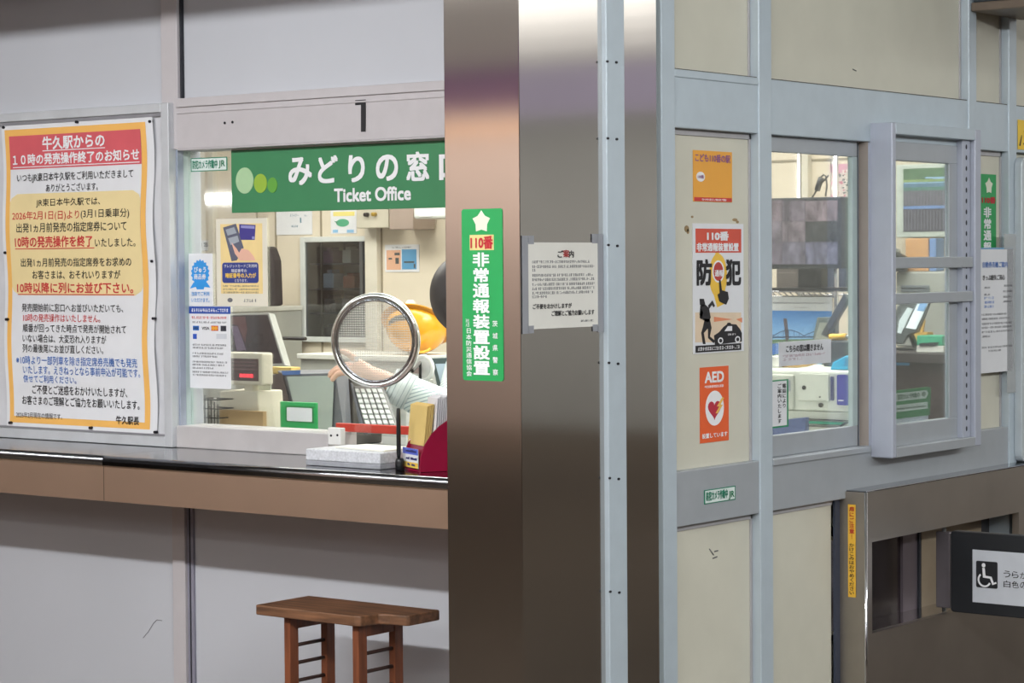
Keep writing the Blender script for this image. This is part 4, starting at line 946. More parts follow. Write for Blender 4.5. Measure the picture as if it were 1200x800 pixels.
# box that carries the packet
m = MB(); a, b = P.L(300, 440)[0], P.L(420, 440)[0]; m.box(a, b, 4.935, 5.06, dz, pk_z-.001); tag(obj('document_case', m, mat('case_dark', (92, 90, 86), .5, var=.1), None, .004), 'dark flat case standing behind the sloping grey terminal', 'case')
# dark monitor on the left
P = PG((PA(5.25).L(290, 400)[0], 5.25, 1.2), (1, 0, 0), (0, .22, 1))
mo = thing('dark_monitor', 'dark tilted monitor behind the red digit display', 'monitor', P.W(*P.L(300, 430), -.05))
m = MB(); m.ppoly(P, [(268, 430), (334, 428), (315, 366), (262, 368)], -.03, 0); obj('bezel', m, mat('monitor_grey', (176, 178, 172), .4), mo, .003)
m = MB(); m.ppoly(P, [(266, 428), (331, 425.5), (313.5, 369), (263, 370)], .0005, .002); obj('screen', m, mat('monitor_screen', (46, 38, 44), .12, var=.25, scale=7), mo)
m = MB(); m.ppoly(P, [(272, 382), (279, 382), (289, 410), (278, 411)], .0022, .003); obj('screen_reflection', m, mat('reflection_lilac', (128, 112, 140), .3), mo)  # lilac reflection painted on the dark screen
m = MB(); m.ppoly(P, [(272, 371), (288, 371), (290, 386), (288, 402), (279, 381), (272, 380)], .0022, .0028); obj('screen_reflection', m, mat('reflection_maroon', (104, 62, 62), .3), mo)  # reddish reflection painted beside it
m = MB(); m.tube([P.W(*P.L(300, 415), -.03), P.W(*P.L(300, 440), -.08)], .018, 10); q = P.W(*P.L(300, 440), -.08); m.tube([q, (q[0], q[1], .84)], .02, 10); obj('stand', m, mat('monitor_grey', (176, 178, 172), .4), mo)
m = MB(); m.box(q[0]-.5, q[0]+.45, 5.1, 5.6, .81, .838); t = thing('side_table', 'grey table carrying the dark tilted monitor', 'table', (q[0], 5.35, 0)); obj('table_top', m, mat('desk_grey', (150, 152, 150), .4), t, .003)
for sx in (-.48, .43):
    for sy in (5.12, 5.58): m = MB(); m.box(q[0]+sx-.015, q[0]+sx+.015, sy-.015, sy+.015, 0, .81); obj('leg', m, black, t)
# low grey cabinet along the back wall
P = PA(6.75); zt_ = P.L(332, 361.5)[1]; a, b = P.L(205, 380)[0], PA(7.26).L(352, 380)[0]
fc = thing('filing_cabinet', 'low pale grey cabinet against the cream back wall', 'cabinet', ((a+b)/2, 6.9, 0))
m = MB(); m.box(a, b, 6.75, 7.27, 0, zt_-.02); obj('body', m, mat('cabinet_grey', (178, 180, 172), .5), fc, .003)
m = MB(); m.box(a-.01, b+.005, 6.74, 7.27, zt_-.02, zt_); obj('top', m, mat('cabinet_top', (220, 220, 210), .45), fc, .003)
m = MB()
for q in (262, 306): u = P.L(q, 380)[0]; m.box(u-.07, u+.07, 6.738, 6.75, .5, zt_-.06)
obj('door', m, mat('cabinet_door', (186, 188, 180), .5), fc, .002)
m = MB(); u = P.L(337, 396)[0]; z = P.L(337, 396)[1]; m.tube([(u-.06, 6.73, z+.01), (u-.03, 6.725, z), (u+.12, 6.725, z)], .007, 8); obj('handle', m, black, fc)
# second cabinet carrying the helmet
P = PA(6.4); zt2 = P.L(470, 417)[1]; a, b = P.L(352, 420)[0], P.L(560, 420)[0]
f2 = thing('filing_cabinet', 'low pale cabinet behind the mesh disc, under the yellow helmet', 'cabinet', ((a+b)/2, 6.6, 0))
m = MB(); m.box(a, b, 6.4, 6.72, 0, zt2-.02); obj('body', m, mat('cabinet_grey', (178, 180, 172), .5), f2, .003)
m = MB(); m.box(a-.01, b+.01, 6.39, 6.72, zt2-.02, zt2); obj('top', m, mat('cabinet_top', (220, 220, 210), .45), f2, .003)
m = MB(); m.box(a+.05, a+.5, 6.388, 6.4, .1, zt2-.08); m.box(a+.55, b-.05, 6.388, 6.4, .1, zt2-.08); obj('door', m, mat('cabinet_door', (186, 188, 180), .5), f2, .002)
# yellow helmet
hp = PA(6.5); hc = Vector((hp.L(483, 394)[0], 6.52, zt2+.0855))
hy = mat('helmet_yellow', (232, 164, 30), .22, var=.04, coat=.4)
he = thing('safety_helmet', 'glossy yellow safety helmet lying on its side behind the mesh disc', 'helmet', (hc.x, hc.y, zt2))
ax = Vector((.16, -.62, -.76)).normalized()
m = MB(); prof = []
for k in range(13):
    t_ = math.radians(90*k/12); prof.append((.104*math.cos(t_), .105*math.sin(t_)))
m.lathe(hc-ax*.02, prof, 32, ax, False)
for v in m.bm.verts: v.co.x = hc.x+(v.co.x-hc.x)*1.16
mn = min(v.co.z for v in m.bm.verts)
for v in m.bm.verts: v.co.z += zt2-mn+.001
dzh = zt2-mn+.001
o = obj('shell', m, hy, he); o.modifiers.new('s', 'SOLIDIFY').thickness = .004
m = MB(); m.lathe(hc-ax*.026+Vector((0, 0, dzh)), [(.1, 0), (.122, .001), (.124, .004), (.12, .007), (.1, .008)], 36, ax, False)
for v in m.bm.verts: v.co.x = hc.x+(v.co.x-hc.x)*1.16
obj('brim', m, mat('helmet_brim', (205, 138, 22), .3), he)
m = MB(); m.tube([hc+Vector((0, 0, dzh))+ax*.085*math.sin(math.radians(a_))+Vector((.86, -.2, -.35)).normalized()*.118*math.cos(math.radians(a_)) for a_ in range(20, 165, 12)], .005, 8); obj('ridge', m, hy, he)
m = MB(); m.lathe(hc+Vector((-.0, -.02, dzh))-ax*.005, [(.085, 0), (.09, .01), (.085, .02)], 24, ax); obj('liner', m, black, he)

# wall cabinet with dark glass
u0, u1, v0, v1 = nu0, nu1, nv0, nv1
wc = thing('display_cabinet', 'built-in wall cabinet with dark glass door in a white frame, inside the office', 'cabinet', ((u0+u1)/2, 7.3, v0))
w_ = .022
for q in ((u0-.004, u0+w_, v0, v1), (u1-w_, u1+.004, v0, v1), (u0+w_, u1-w_, v0, v0+w_), (u0+w_, u1-w_, v1-w_, v1)):
    m = MB(); m.box(q[0], q[1], 7.278, 7.2985, q[2], q[3]); obj('frame_bar', m, mat('cabinet_white', (212, 216, 212), .45), wc, .002)
m = MB(); m.box(u0+.002, u1-.002, 7.545, 7.555, v0+.002, v1-.002); obj('lining', m, mat('cabinet_dark', (165, 175, 180), .5, var=.3, scale=9), wc)
for k in (.27, .5, .74):
    z = v0+(v1-v0)*k; m = MB(); m.box(u0+.003, u1-.003, 7.33, 7.545, z-.004, z+.004); obj('shelf', m, mat('shelf_dark', (84, 92, 96), .4), wc)
m = MB(); m.box(u0+w_, u1-w_, 7.286, 7.289, v0+w_, v1-w_); obj('glass_door', m, glass('smoked_glass', (222, 226, 229), .9), wc)
m = MB(); m.box(u1-.05, u1-.034, 7.276, 7.285, v0+w_, v1-w_); obj('door_stile', m, mat('stile_grey', (92, 94, 96), .4, .4), wc)
cols = [(150, 120, 140), (215, 215, 205), (120, 150, 160), (205, 215, 225), (168, 92, 70), (110, 130, 140), (130, 125, 120), (160, 155, 150), (165, 80, 60), (90, 80, 85), (120, 95, 90), (100, 90, 90)]
rg = random.Random(3)
for k, fz in enumerate((.74, .5, .27, .0)):
    for j in range(3):
        z = v0+(v1-v0)*fz+(.0045 if fz else .003); x = u0+.04+j*.105+rg.uniform(0, .012); h = rg.uniform(.05, .078); w2_ = rg.uniform(.045, .075)
        c_ = cols[(k*3+j) % 12]; m = MB(); m.box(x, x+w2_, 7.37, 7.44, z, z+h*.8); m.box(x+w2_*.2, x+w2_*.7, 7.38, 7.43, z+h*.8, z+h)
        nm = {0: 'mauve', 1: 'white', 2: 'pale teal', 3: 'pale blue', 4: 'rust red', 5: 'slate', 6: 'taupe', 7: 'light grey', 8: 'brick red', 9: 'dark plum', 10: 'brown', 11: 'dim brown'}[(k*3+j) % 12]
        tag(obj('storage_box', m, mat('box_%d' % (k*3+j), c_, .5), None, .003), '%s box on the %s shelf of the dark glass cabinet' % (nm, ('top', 'second', 'third', 'lowest')[k]), 'box', 'boxes in the dark glass cabinet')

# papers and boxes on the back wall
BK2 = PA(YBACK-.001)
r = sticker('wall_notice', 'white calendar sheet on the back wall left of the dark glass cabinet', 'notice', BK2, 324, 366, 244, 275, paper, .002)
m = MB(); m.px(BK2, 352, 353.5, 255, 261, .002, .0026); m.scrib(BK2, 340, 362, 252, 3, .003, 140, .3); m.scrib(BK2, 342, 350, 265, 2.5, .003, 141, .5); obj('lettering', m, mat('teal_grey', (70, 130, 150), .5), r)
r = sticker('leaf_notice', 'white notice with a green leaf on the back wall above the dark cabinet', 'notice', BK2, 388, 418, 246, 273.5, paper, .002)
m = MB(); m.ell(BK2, 402, 261, 7.5, 4.5, .002, .003); m.ppoly(BK2, [(392, 259), (396, 259.5), (396, 262)], .002, .003); obj('leaf', m, mat('leaf_green', (80, 170, 130), .5), r)
m = MB(); m.px(BK2, 391, 416, 248, 253, .002, .0028); obj('yellow_band', m, mat('band_yellow', (236, 222, 130), .5), r)
m = MB(); m.px(BK2, 390.5, 396.5, 269, 272.5, .002, .0028); m.px(BK2, 407, 415, 269, 272.5, .002, .0028); obj('blue_band', m, mat('band_blue', (140, 190, 225), .5), r)
P = PA(7.2); u0, u1, v0, v1 = rectpx(P, 417.5, 455, 238, 267)
r = thing('control_box', 'grey control box with two dark knobs on the back wall under the green sign', 'box', ((u0+u1)/2, 7.25, v0))
m = MB(); m.pbox(P, u0, u1, v0, v1, -.098, 0); obj('case', m, mat('box_beige', (196, 190, 172), .5), r, .003)
for q, c_ in (((431, 251.5), black), ((440, 251), mat('brass_knob', (190, 160, 70), .3, .7))):
    a, z = P.L(*q); m = MB(); m.lathe((a, 7.2, z), [(.009, 0), (.008, .02), (.006, .022)], 16, (0, -1, 0)); obj('knob', m, c_, r)
P = PA(7.15); m = MB(); m.px(P, 456, 484, 232, 269, -.14, 0); tag(obj('wall_unit', m, mat('unit_taupe', (160, 144, 132), .5), None, .004), 'taupe wall unit right of the grey control box', 'box')
P = PA(7.0); u0, u1, v0, v1 = rectpx(P, 484, 530, 230, 256)
r = thing('wall_cooler', 'white wall mounted unit at the right end under the green sign', 'air unit', ((u0+u1)/2, 7.1, v0)); m = MB(); m.pbox(P, u0, u1, v0, v1, -.29, 0); obj('case', m, mat('unit_white', (214, 218, 212), .45), r, .01)
m = MB(); m.px(P, 492, 506, 251, 253.5, .0005, .003); obj('indicator', m, white_ink, r)
r = sticker('colour_notice', 'white framed notice in salmon and blue halves on the office back wall', 'notice', BK2, 451.5, 491.5, 286.5, 318.5, paper, .002)
m = MB(); m.px(BK2, 453.5, 470, 293, 316, .002, .003); obj('salmon_half', m, mat('salmon', (226, 176, 145), .5), r)
m = MB(); m.px(BK2, 471.5, 488.5, 292, 315.5, .002, .003); obj('blue_half', m, mat('sky_blue', (92, 160, 205), .5), r)
m = MB(); m.scrib(BK2, 460, 482, 289.7, 2, .003, 150); m.px(BK2, 463, 469, 296, 299, .003, .0036); m.px(BK2, 464, 468, 302, 309, .003, .0036); m.px(BK2, 456, 460, 302, 304, .003, .0036); m.px(BK2, 485.5, 487.3, 309, 314, .003, .0036); m.px(BK2, 474, 486, 306, 308, .003, .0036); obj('lettering', m, mat('dim_ink', (70, 80, 80), .5), r)
r = sticker('room_sign', 'small black lettered sign strip on the back wall above the blue rosette', 'sign', BK2, 228, 251, 281.5, 293.5, paper, .002)
m = MB(); m.tpx(BK2, '1番 窓口', 231, 249, 286.5, 5.5, .003, .02); obj('lettering', m, ink, r)
# light fitting with red lanyard: dark hanging coat strip
P = PA(7.1); m = MB(); m.ppoly(P, [(309, 288), (314, 290), (319, 305), (320, 330), (321, 358), (310, 360), (311, 330)], -.06, 0)
t = obj('hanging_coat', m, mat('coat_dark', (52, 48, 50), .8, var=.2), None, .01); tag(t, 'dark coat hanging on the back wall beside the pale yellow poster', 'coat')
# small plant-like bottle near the disc
P = PA(6.685); a, z = P.L(481, 362); t = thing('green_bottle', 'dark green bottle with a pale cap standing left of the yellow helmet', 'bottle', (a, 6.685, zt2))
m = MB(); m.lathe((a, 6.685, zt2+.0005), [(.028, 0), (.03, .01), (.03, .09), (.016, .13), (.012, .15)], 20); obj('body', m, mat('bottle_green', (48, 72, 50), .25), t)
m = MB(); m.lathe((a, 6.685, zt2+.15), [(.012, 0), (.02, .012), (.019, .035), (.01, .045)], 18); obj('cap', m, mat('cap_pale', (214, 214, 204), .5), t)

# round mesh disc with chrome ring
dsc = PA(4.50); cx_, cz_ = dsc.L(440, 399); cy_ = 4.50
yawd = math.radians(19); uu = Vector((math.cos(yawd), math.sin(yawd), 0)); nn = Vector((math.sin(yawd), -math.cos(yawd), 0))
sc1 = dsc.L(440, 343)[1]-dsc.L(440, 455)[1]; Rd = sc1/2-.008
ds = thing('mesh_disc', 'round mesh disc in a chrome ring standing inside the ticket window', 'disc', (cx_, cy_, dz))
def dp(a, r_, n_=0): return Vector((cx_, cy_, cz_))+uu*r_*math.cos(a)+Vector((0, 0, 1))*r_*math.sin(a)+nn*n_
m = MB(); m.tube([dp(2*math.pi*i/56, Rd) for i in range(56)], .0085, 12, True); obj('ring', m, chrome, ds)
m = MB(); m.tube([dp(2*math.pi*i/56, Rd-.0095, .004) for i in range(56)], .0035, 8, True); obj('inner_ring', m, mat('steel_dark', (140, 140, 146), .15, 1), ds)
mm = mat('fine_mesh', (216, 212, 206), .5)
nt = mm.node_tree; bs = nt.nodes['Principled BSDF']
tc = nt.nodes.new('ShaderNodeTexCoord'); vo = nt.nodes.new('ShaderNodeTexWave'); vo.bands_direction = 'Z'; vo.inputs['Scale'].default_value = 52; v2 = nt.nodes.new('ShaderNodeTexWave'); v2.bands_direction = 'X'; v2.inputs['Scale'].default_value = 52
nt.links.new(tc.outputs['Object'], vo.inputs[0]); nt.links.new(tc.outputs['Object'], v2.inputs[0])
mu = nt.nodes.new('ShaderNodeMath'); mu.operation = 'MULTIPLY'; nt.links.new(vo.outputs['Fac'], mu.inputs[0]); nt.links.new(v2.outputs['Fac'], mu.inputs[1])
mr = nt.nodes.new('ShaderNodeMapRange'); mr.inputs[1].default_value = .1; mr.inputs[2].default_value = .6; mr.inputs[3].default_value = .2; mr.inputs[4].default_value = .58; nt.links.new(mu.outputs[0], mr.inputs[0]); nt.links.new(mr.outputs[0], bs.inputs['Alpha'])
m = MB(); pts = [dp(2*math.pi*i/48, Rd-.006) for i in range(48)]
f_ = [m.bm.verts.new(p_+nn*.0006) for p_ in pts]; b__ = [m.bm.verts.new(p_-nn*.0006) for p_ in pts]; m._f(f_); m._f(b__[::-1])
for i in range(48): m._f([b__[i], b__[(i+1) % 48], f_[(i+1) % 48], f_[i]])
obj('mesh', m, mm, ds)
m = MB(); q = dp(math.radians(-38), Rd+.006); q2 = q+Vector((-.26, .35, 0)); m.tube([q+Vector((0, 0, .025)), q+Vector((0, .008, -.004)), q2, Vector((q2.x, q2.y, dz+.012))], .004, 8); m.lathe((q2.x, q2.y, dz), [(.018, 0), (.018, .006), (.008, .012)], 20); obj('stand', m, black, ds)

# keypad
P = PG((PA(4.57).L(440, 480)[0], 4.57, DZ+.05), (1, 0, 0), (0, .75, .66))
kb = thing('ticket_keyboard', 'sloping keyboard with pale square keys inside the ticket window', 'keyboard', P.W(*P.L(440, 500), 0))
m = MB(); m.ppoly(P, [(427, 503), (467, 503), (449, 452), (414, 452)], -.018, 0); obj('case', m, mat('key_case', (128, 128, 128), .5), kb, .003)
m = MB(); m.ppoly(P, [(423, 503), (428, 503), (414, 450), (411, 450)], -.02, .006); obj('case_edge', m, mat('key_edge', (74, 78, 86), .4), kb, .002)
keym = mat('key_white', (218, 220, 218), .45)
for i in range(7):
    for j in range(5):
        f0, f1 = i/7+.015, (i+1)/7-.03; xs_ = lambda f, g_: (416+f*13+(33+f*3)*g_)
        y0_, y1_ = 457+f0*43, 457+f1*43; g0, g1 = j/5+.03, (j+1)/5-.03
        m = MB(); m.ppoly(P, [(xs_(f0, g0), y0_), (xs_(f0, g1), y0_), (xs_(f1, g1), y1_), (xs_(f1, g0), y1_)], .001, .008); obj('key', m, keym, kb, .0008)

# receipt printer, round white fan, right monitor
P = PA(5.08); u0, u1, v0, v1 = rectpx(P, 471, 500, 440, 458)
rp = thing('receipt_printer', 'white receipt printer with a dark slot right of the mesh disc', 'printer', ((u0+u1)/2, 5.04, dz))
m = MB(); m.pbox(P, u0, u1, dz, v1, -.0, .09); obj('case', m, white, rp, .004)
m = MB(); m.px(PA(4.99), 474, 493, 443, 446.5, .0003, .002); obj('paper_slot', m, black, rp)
P = PA(4.95); a, z = P.L(496.5, 431)
fn = thing('round_fan', 'small round white desk fan right of the mesh disc', 'fan', (a, 4.95, dz))
m = MB(); rr_ = P.L(496.5, 417.5)[1]-z; m.tube([(a+rr_*math.cos(q), 4.95, z+rr_*math.sin(q)) for q in [2*math.pi*i/32 for i in range(32)]], .006, 8, True); obj('guard_ring', m, white, fn)
m = MB(); m.lathe((a, 4.955, z), [(rr_, 0), (rr_*.98, .006), (.012, .02), (.012, .012)], 28, (0, -1, 0)); obj('guard', m, mat('fan_white', (216, 216, 216), .35, alpha=.75), fn)
m = MB(); m.ppoly(P, [(487.5, 430), (499, 430), (496, 437.5), (490.5, 437)], .016, .022); obj('hub', m, mat('fan_rose', (146, 126, 124), .4), fn)
m = MB(); m.tube([(a, 4.955, z-rr_), (a, 4.955, dz+.01)], .006, 10); m.lathe((a, 4.955, dz), [(.03, 0), (.028, .01), (.01, .014)], 20); obj('stand', m, white, fn)
P = PG((PA(5.03).L(515, 440)[0], 5.03, 1.1), (1, 0, 0), (0, .3, 1))
rm = thing('right_monitor', 'white framed monitor cut off by the steel pillar, right of the round fan', 'monitor', P.W(*P.L(520, 490), -.02))
m = MB(); m.ppoly(P, [(515, 490), (580, 490), (566, 414), (502, 416)], -.025, 0); obj('bezel', m, white, rm, .003)
m = MB(); m.ppoly(P, [(519, 480), (574, 480), (562, 418), (506, 420)], .0004, .002); obj('screen_edge', m, mat('screen_teal', (62, 82, 82), .3), rm)
m = MB(); m.ppoly(P, [(523, 472), (570, 472), (560, 425), (511, 426.5)], .002, .003); obj('screen', m, mat('screen_pale', (168, 186, 198), .3, emit=.25), rm)
m = MB(); q = P.W(*P.L(545, 470), -.03); m.tube([q, (q[0], q[1]+.03, dz+.01)], .012, 10); m.box(q[0]-.08, q[0]+.08, q[1]-.04, q[1]+.09, dz, dz+.01); obj('stand', m, white, rm)

# ------------------------------------------------------------------ the clerk, mostly behind the pillar
def pt(px, py, Y):
    u, v = PA(Y).L(px, py); return Vector((u, Y, v))
def skin(name, verts, edges, radii, m_, parent, sub=2, root=0):
    me = bpy.data.meshes.new(name); off = Vector(rootloc(parent)) if parent else Vector(verts[0]) 
    me.from_pydata([tuple(Vector(v)-off) for v in verts], edges, []); o = bpy.data.objects.new(name, me); C.objects.link(o)
    if parent: o.parent = parent
    md = o.modifiers.new('skin', 'SKIN'); md.use_smooth_shade = True
    for i, r_ in enumerate(radii):
        sv = me.skin_vertices[0].data[i]; sv.radius = (r_, r_) if not isinstance(r_, tuple) else r_; sv.use_root = (i == root)
    s_ = o.modifiers.new('sub', 'SUBSURF'); s_.levels = sub; s_.render_levels = sub
    me.materials.append(m_); return o
skin_m = mat('skin', (224, 178, 156), .5, var=.03)
wr_ = pt(446, 443, 4.74); hand_c = pt(424, 435, 4.72); kn = pt(414, 433, 4.71)
el = pt(532, 487, 4.86); sh = pt(556, 414, 5.22); hd = pt(546, 357, 5.3)
neck = Vector((hd.x+.035, hd.y+.02, hd.z-.15)); chest = Vector((neck.x+.03, neck.y+.03, neck.z-.14)); belly = chest+Vector((.03, .05, -.18)); pel = belly+Vector((.02, .04, -.16))
sh2 = chest+Vector((.14, .1, .06)); el2 = sh2+Vector((.05, .02, -.27)); wr2 = el2+Vector((-.03, -.12, -.2))
hipL = pel+Vector((-.08, 0, -.03)); hipR = pel+Vector((.08, .03, -.03)); knL = hipL+Vector((-.01, 0, -.36)); knR = hipR+Vector((.01, 0, -.36))
anL = Vector((knL.x, knL.y+.03, .07)); anR = Vector((knR.x, knR.y+.03, .07)); toL = anL+Vector((-.02, -.13, -.03)); toR = anR+Vector((.0, -.13, -.03))
pr = thing('person', 'person in a white pinstriped shirt reaching across the desk, mostly hidden by the pillar', 'person', (pel.x, pel.y, 0))
V = [pel, belly, chest, neck, hd-Vector((0, 0, .03)), hd+Vector((0, 0, .045)), sh, el, wr_, sh2, el2, wr2, hipL, knL, anL, toL, hipR, knR, anR, toR, wr2+Vector((-.01, -.05, -.06))]
Ed = [(0, 1), (1, 2), (2, 3), (3, 4), (4, 5), (2, 6), (6, 7), (7, 8), (2, 9), (9, 10), (10, 11), (0, 12), (12, 13), (13, 14), (14, 15), (0, 16), (16, 17), (17, 18), (18, 19), (11, 20)]
Rr = [.13, .12, .13, .05, .085, .08, .06, .045, .027, .06, .045, .028, .085, .06, .042, .03, .085, .06, .042, .03, .03]
# right hand: palm and five fingers
base = len(V); V += [hand_c]; Ed += [(8, base)]; Rr += [(.033, .018)]
dirx = (kn-wr_).normalized(); upv = Vector((0, 0, 1)); side = dirx.cross(Vector((0, 0, 1))).normalized()
fing = [(.03, .048, 0), (.012, .058, -1), (-.008, .055, -2), (-.026, .042, -3)]
for (off_, ln, k) in fing:
    b0 = hand_c+dirx*.04+side*off_*.8+upv*(.006-.006*abs(k)); b1 = b0+dirx*ln*.6+upv*(-.012); b2 = b1+dirx*ln*.45+upv*(-.026)
    i0 = len(V); V += [b0, b1, b2]; Ed += [(base, i0), (i0, i0+1), (i0+1, i0+2)]; Rr += [.0095, .0085, .007]
i0 = len(V); b0 = hand_c+dirx*.012+upv*.024; V += [b0, b0+dirx*.03+upv*.014, b0+dirx*.055+upv*.012]; Ed += [(base, i0), (i0, i0+1), (i0+1, i0+2)]; Rr += [.011, .0095, .0075]
skin('body', V, Ed, Rr, skin_m, pr)
shirt = mat('pinstripe_shirt', (214, 226, 224), .8, var=.01)
nt = shirt.node_tree; bs = nt.nodes['Principled BSDF']; tc = nt.nodes.new('ShaderNodeTexCoord'); mp = nt.nodes.new('ShaderNodeMapping'); mp.inputs['Rotation'].default_value = (0, math.radians(20), 0)
wv = nt.nodes.new('ShaderNodeTexWave'); wv.bands_direction = 'Z'; wv.inputs['Scale'].default_value = 34; rpn = nt.nodes.new('ShaderNodeValToRGB')
nt.links.new(tc.outputs['Object'], mp.inputs[0]); nt.links.new(mp.outputs[0], wv.inputs[0]); nt.links.new(wv.outputs['Fac'], rpn.inputs[0]); e = rpn.color_ramp.elements; e[0].position = .05; e[0].color = lin((150, 172, 178))+(1,); e[1].position = .35; e[1].color = lin((222, 232, 230))+(1,)
nt.links.new(rpn.outputs[0], bs.inputs['Base Color'])
cf = wr_+(el-wr_)*.16
skin('shirt', [belly+Vector((0, 0, -.16)), belly, chest, chest+Vector((0, 0, .09)), sh, (sh+el)/2, el, cf+(el-cf)*.45, cf, sh2, el2, wr2], [(0, 1), (1, 2), (2, 3), (2, 4), (4, 5), (5, 6), (6, 7), (7, 8), (2, 9), (9, 10), (10, 11)], [.15, .14, .15, .08, .08, .072, .062, .056, .043, .075, .06, .04], shirt, pr)
m = MB(); ca_ = (el-cf).normalized()
m.lathe(cf-ca_*.008, [(.037, 0), (.043, .001), (.048, .03), (.05, .06), (.046, .062)], 28, ca_, False); 
cuffm = mat('cuff_white', (220, 228, 228), .8); obj('cuff', m, cuffm, pr)
m = MB()
for k in range(5):
    h = .006+k*.0125; m.tube([cf-ca_*.008+ca_*h+(ca_.orthogonal().normalized()*math.cos(t_)+ca_.cross(ca_.orthogonal().normalized())*math.sin(t_))*(.0445+k*.0013) for t_ in [2*math.pi*i/28 for i in range(28)]], .0012, 6, True)
obj('cuff_stripe', m, mat('stripe_grey', (160, 178, 182), .8), pr)
skin('trousers', [pel+Vector((0, 0, .06)), pel, hipL, knL, anL+Vector((0, 0, .02)), hipR, knR, anR+Vector((0, 0, .02))], [(0, 1), (1, 2), (2, 3), (3, 4), (1, 5), (5, 6), (6, 7)], [.14, .145, .1, .075, .06, .1, .075, .06], mat('navy_trousers', (38, 42, 58), .8), pr)
for a_, t_ in ((anL, toL), (anR, toR)):
    m = MB(); m.tube([a_+Vector((0, .03, -.035)), a_+Vector((0, -.03, -.03)), t_+Vector((0, 0, -.005)), t_+Vector((0, -.03, -.012))], [.033, .038, .032, .02], 14); obj('shoe', m, mat('shoe_black', (24, 24, 26), .3), pr)
m = MB(); bmesh.ops.create_icosphere(m.bm, subdivisions=4, radius=1)
for v in m.bm.verts:
    c = v.co.copy(); 
    if c.z < -.25 and c.x > .1: c *= .78
    v.co = Vector((c.x*.104, c.y*.108, c.z*.118))+hd+Vector((-.012, .015, .03))
for f in m.bm.faces: f.smooth = True
obj('hair', m, mat('black_hair', (36, 34, 40), .5, var=.1, scale=60), pr)
# face on the side turned away to the right: nose, eyes, ears and a white mask
fd = Vector((.72, .66, -.12)).normalized(); fs = fd.cross(Vector((0, 0, 1))).normalized()
m = MB(); m.lathe(hd+fd*.085+Vector((0, 0, -.005)), [(.014, -.01), (.011, .008), (.004, .02)], 12, fd); obj('nose', m, skin_m, pr)
for s_ in (-1, 1):
    m = MB(); bmesh.ops.create_uvsphere(m.bm, u_segments=12, v_segments=8, radius=.011)
    for v in m.bm.verts: v.co += hd+fd*.08+fs*.03*s_+Vector((0, 0, .02))
    obj('eye', m, [white], pr, smooth=True)
    m = MB(); bmesh.ops.create_uvsphere(m.bm, u_segments=10, v_segments=6, radius=.006)
    for v in m.bm.verts: v.co += hd+fd*.088+fs*.03*s_+Vector((0, 0, .02))
    obj('pupil', m, [black], pr, smooth=True)
    m = MB(); bmesh.ops.create_uvsphere(m.bm, u_segments=12, v_segments=8, radius=1)
    for v in m.bm.verts: v.co = Vector((v.co.x*.016, v.co.y*.012, v.co.z*.03))+hd+fs*.088*s_+fd*.01
    obj('ear', m, skin_m, pr, smooth=True)
m = MB(); bmesh.ops.create_icosphere(m.bm, subdivisions=3, radius=1)
for v in m.bm.verts: v.co = hd+fd*(.045+.052*v.co.x)+fs*.062*v.co.y+Vector((0, 0, -.052+.05*v.co.z))
for f in m.bm.faces: f.smooth = True
obj('mask', m, mat('mask_white', (225, 225, 228), .8), pr)
P = PA(4.705); m = MB(); m.ppoly(P, [(409, 424.5), (419, 425.5), (421.5, 417.5), (412, 418)], -.002, 0); tag(obj('paper_slip', m, paper), 'small white paper slip held in the hand behind the mesh disc', 'paper')

# ================================================================== inside, behind the monitor window
d2 = thing('office_desk', 'white equipment desk behind the monitor window', 'desk', (-3.4, 5.6, 0))
DZ2 = RT-.055
m = MB(); m.box(-3.95, -3.045, 5.02, 6.45, DZ2-.03, DZ2); obj('desk_top', m, mat('desk_white', (190, 192, 186), .45), d2, .003)
for q in ((-3.9, 5.06), (-3.08, 5.06), (-3.9, 6.4), (-3.08, 6.4)): m = MB(); m.box(q[0]-.02, q[0]+.02, q[1]-.02, q[1]+.02, 0, DZ2-.03); obj('leg', m, alu_dim, d2)
dzb = DZ2+.0005
P = PA(5.5); 
pr2 = thing('ticket_printer', 'bulky white office machine with a blue cartridge behind the monitor window', 'machine', (P.L(950, 480)[0], 5.7, dzb))
mw = mat('machine_white', (216, 220, 208), .45, var=.02); mi_ = mat('machine_ivory', (200, 204, 192), .45)
u0, u1, v0, v1 = rectpx(P, 888, 1003, 434, 481); 
u1 = min(u1, -3.05)
xbk = PA(5.84).L(1030, 450)[0]
m = MB(); m.hexa([(u0, 5.5, v0), (u1, 5.5, v0), (xbk, 5.84, v0), (u0-.1, 5.84, v0), (u0, 5.5, v1), (u1, 5.5, v1), (xbk, 5.84, v1), (u0-.1, 5.84, v1)]); bd2 = obj('upper_body', m, mw, pr2, .006)
um = P.L(932, 460)[0]; m = MB(); m.pbox(P, u0, um, v0+.002, v1-.012, 0, .012); obj('side_bay', m, mi_, bd2, .004)
Pf = PA(5.499)
m = MB(); m.px(Pf, 937, 972, 438, 469.5, 0, .004); dr_ = obj('door', m, mw, pr2, .0015)
for q in ((943.5, 454, 2.2, 2.6), (962.8, 474.5, 2.2, 2.6), (962, 465, .9, 1)): m = MB(); m.ell(Pf, *q, .001, .0065, 16); obj('lock', m, black, pr2)
m = MB(); m.px(Pf, 923, 929, 445, 458, .011, .0135); obj('display', m, mat('lcd_grey', (140, 148, 160), .3), pr2)
m = MB(); m.px(Pf, 974, 977.5, 441, 469, 0, .003); obj('slot', m, mat('slot_navy', (40, 44, 100), .3), pr2)
m = MB(); m.rrect(Pf, 982, 995, 439, 474.5, .005, 0, .006); ca2 = obj('cartridge', m, mat('cartridge_blue', (66, 66, 160), .25), pr2)
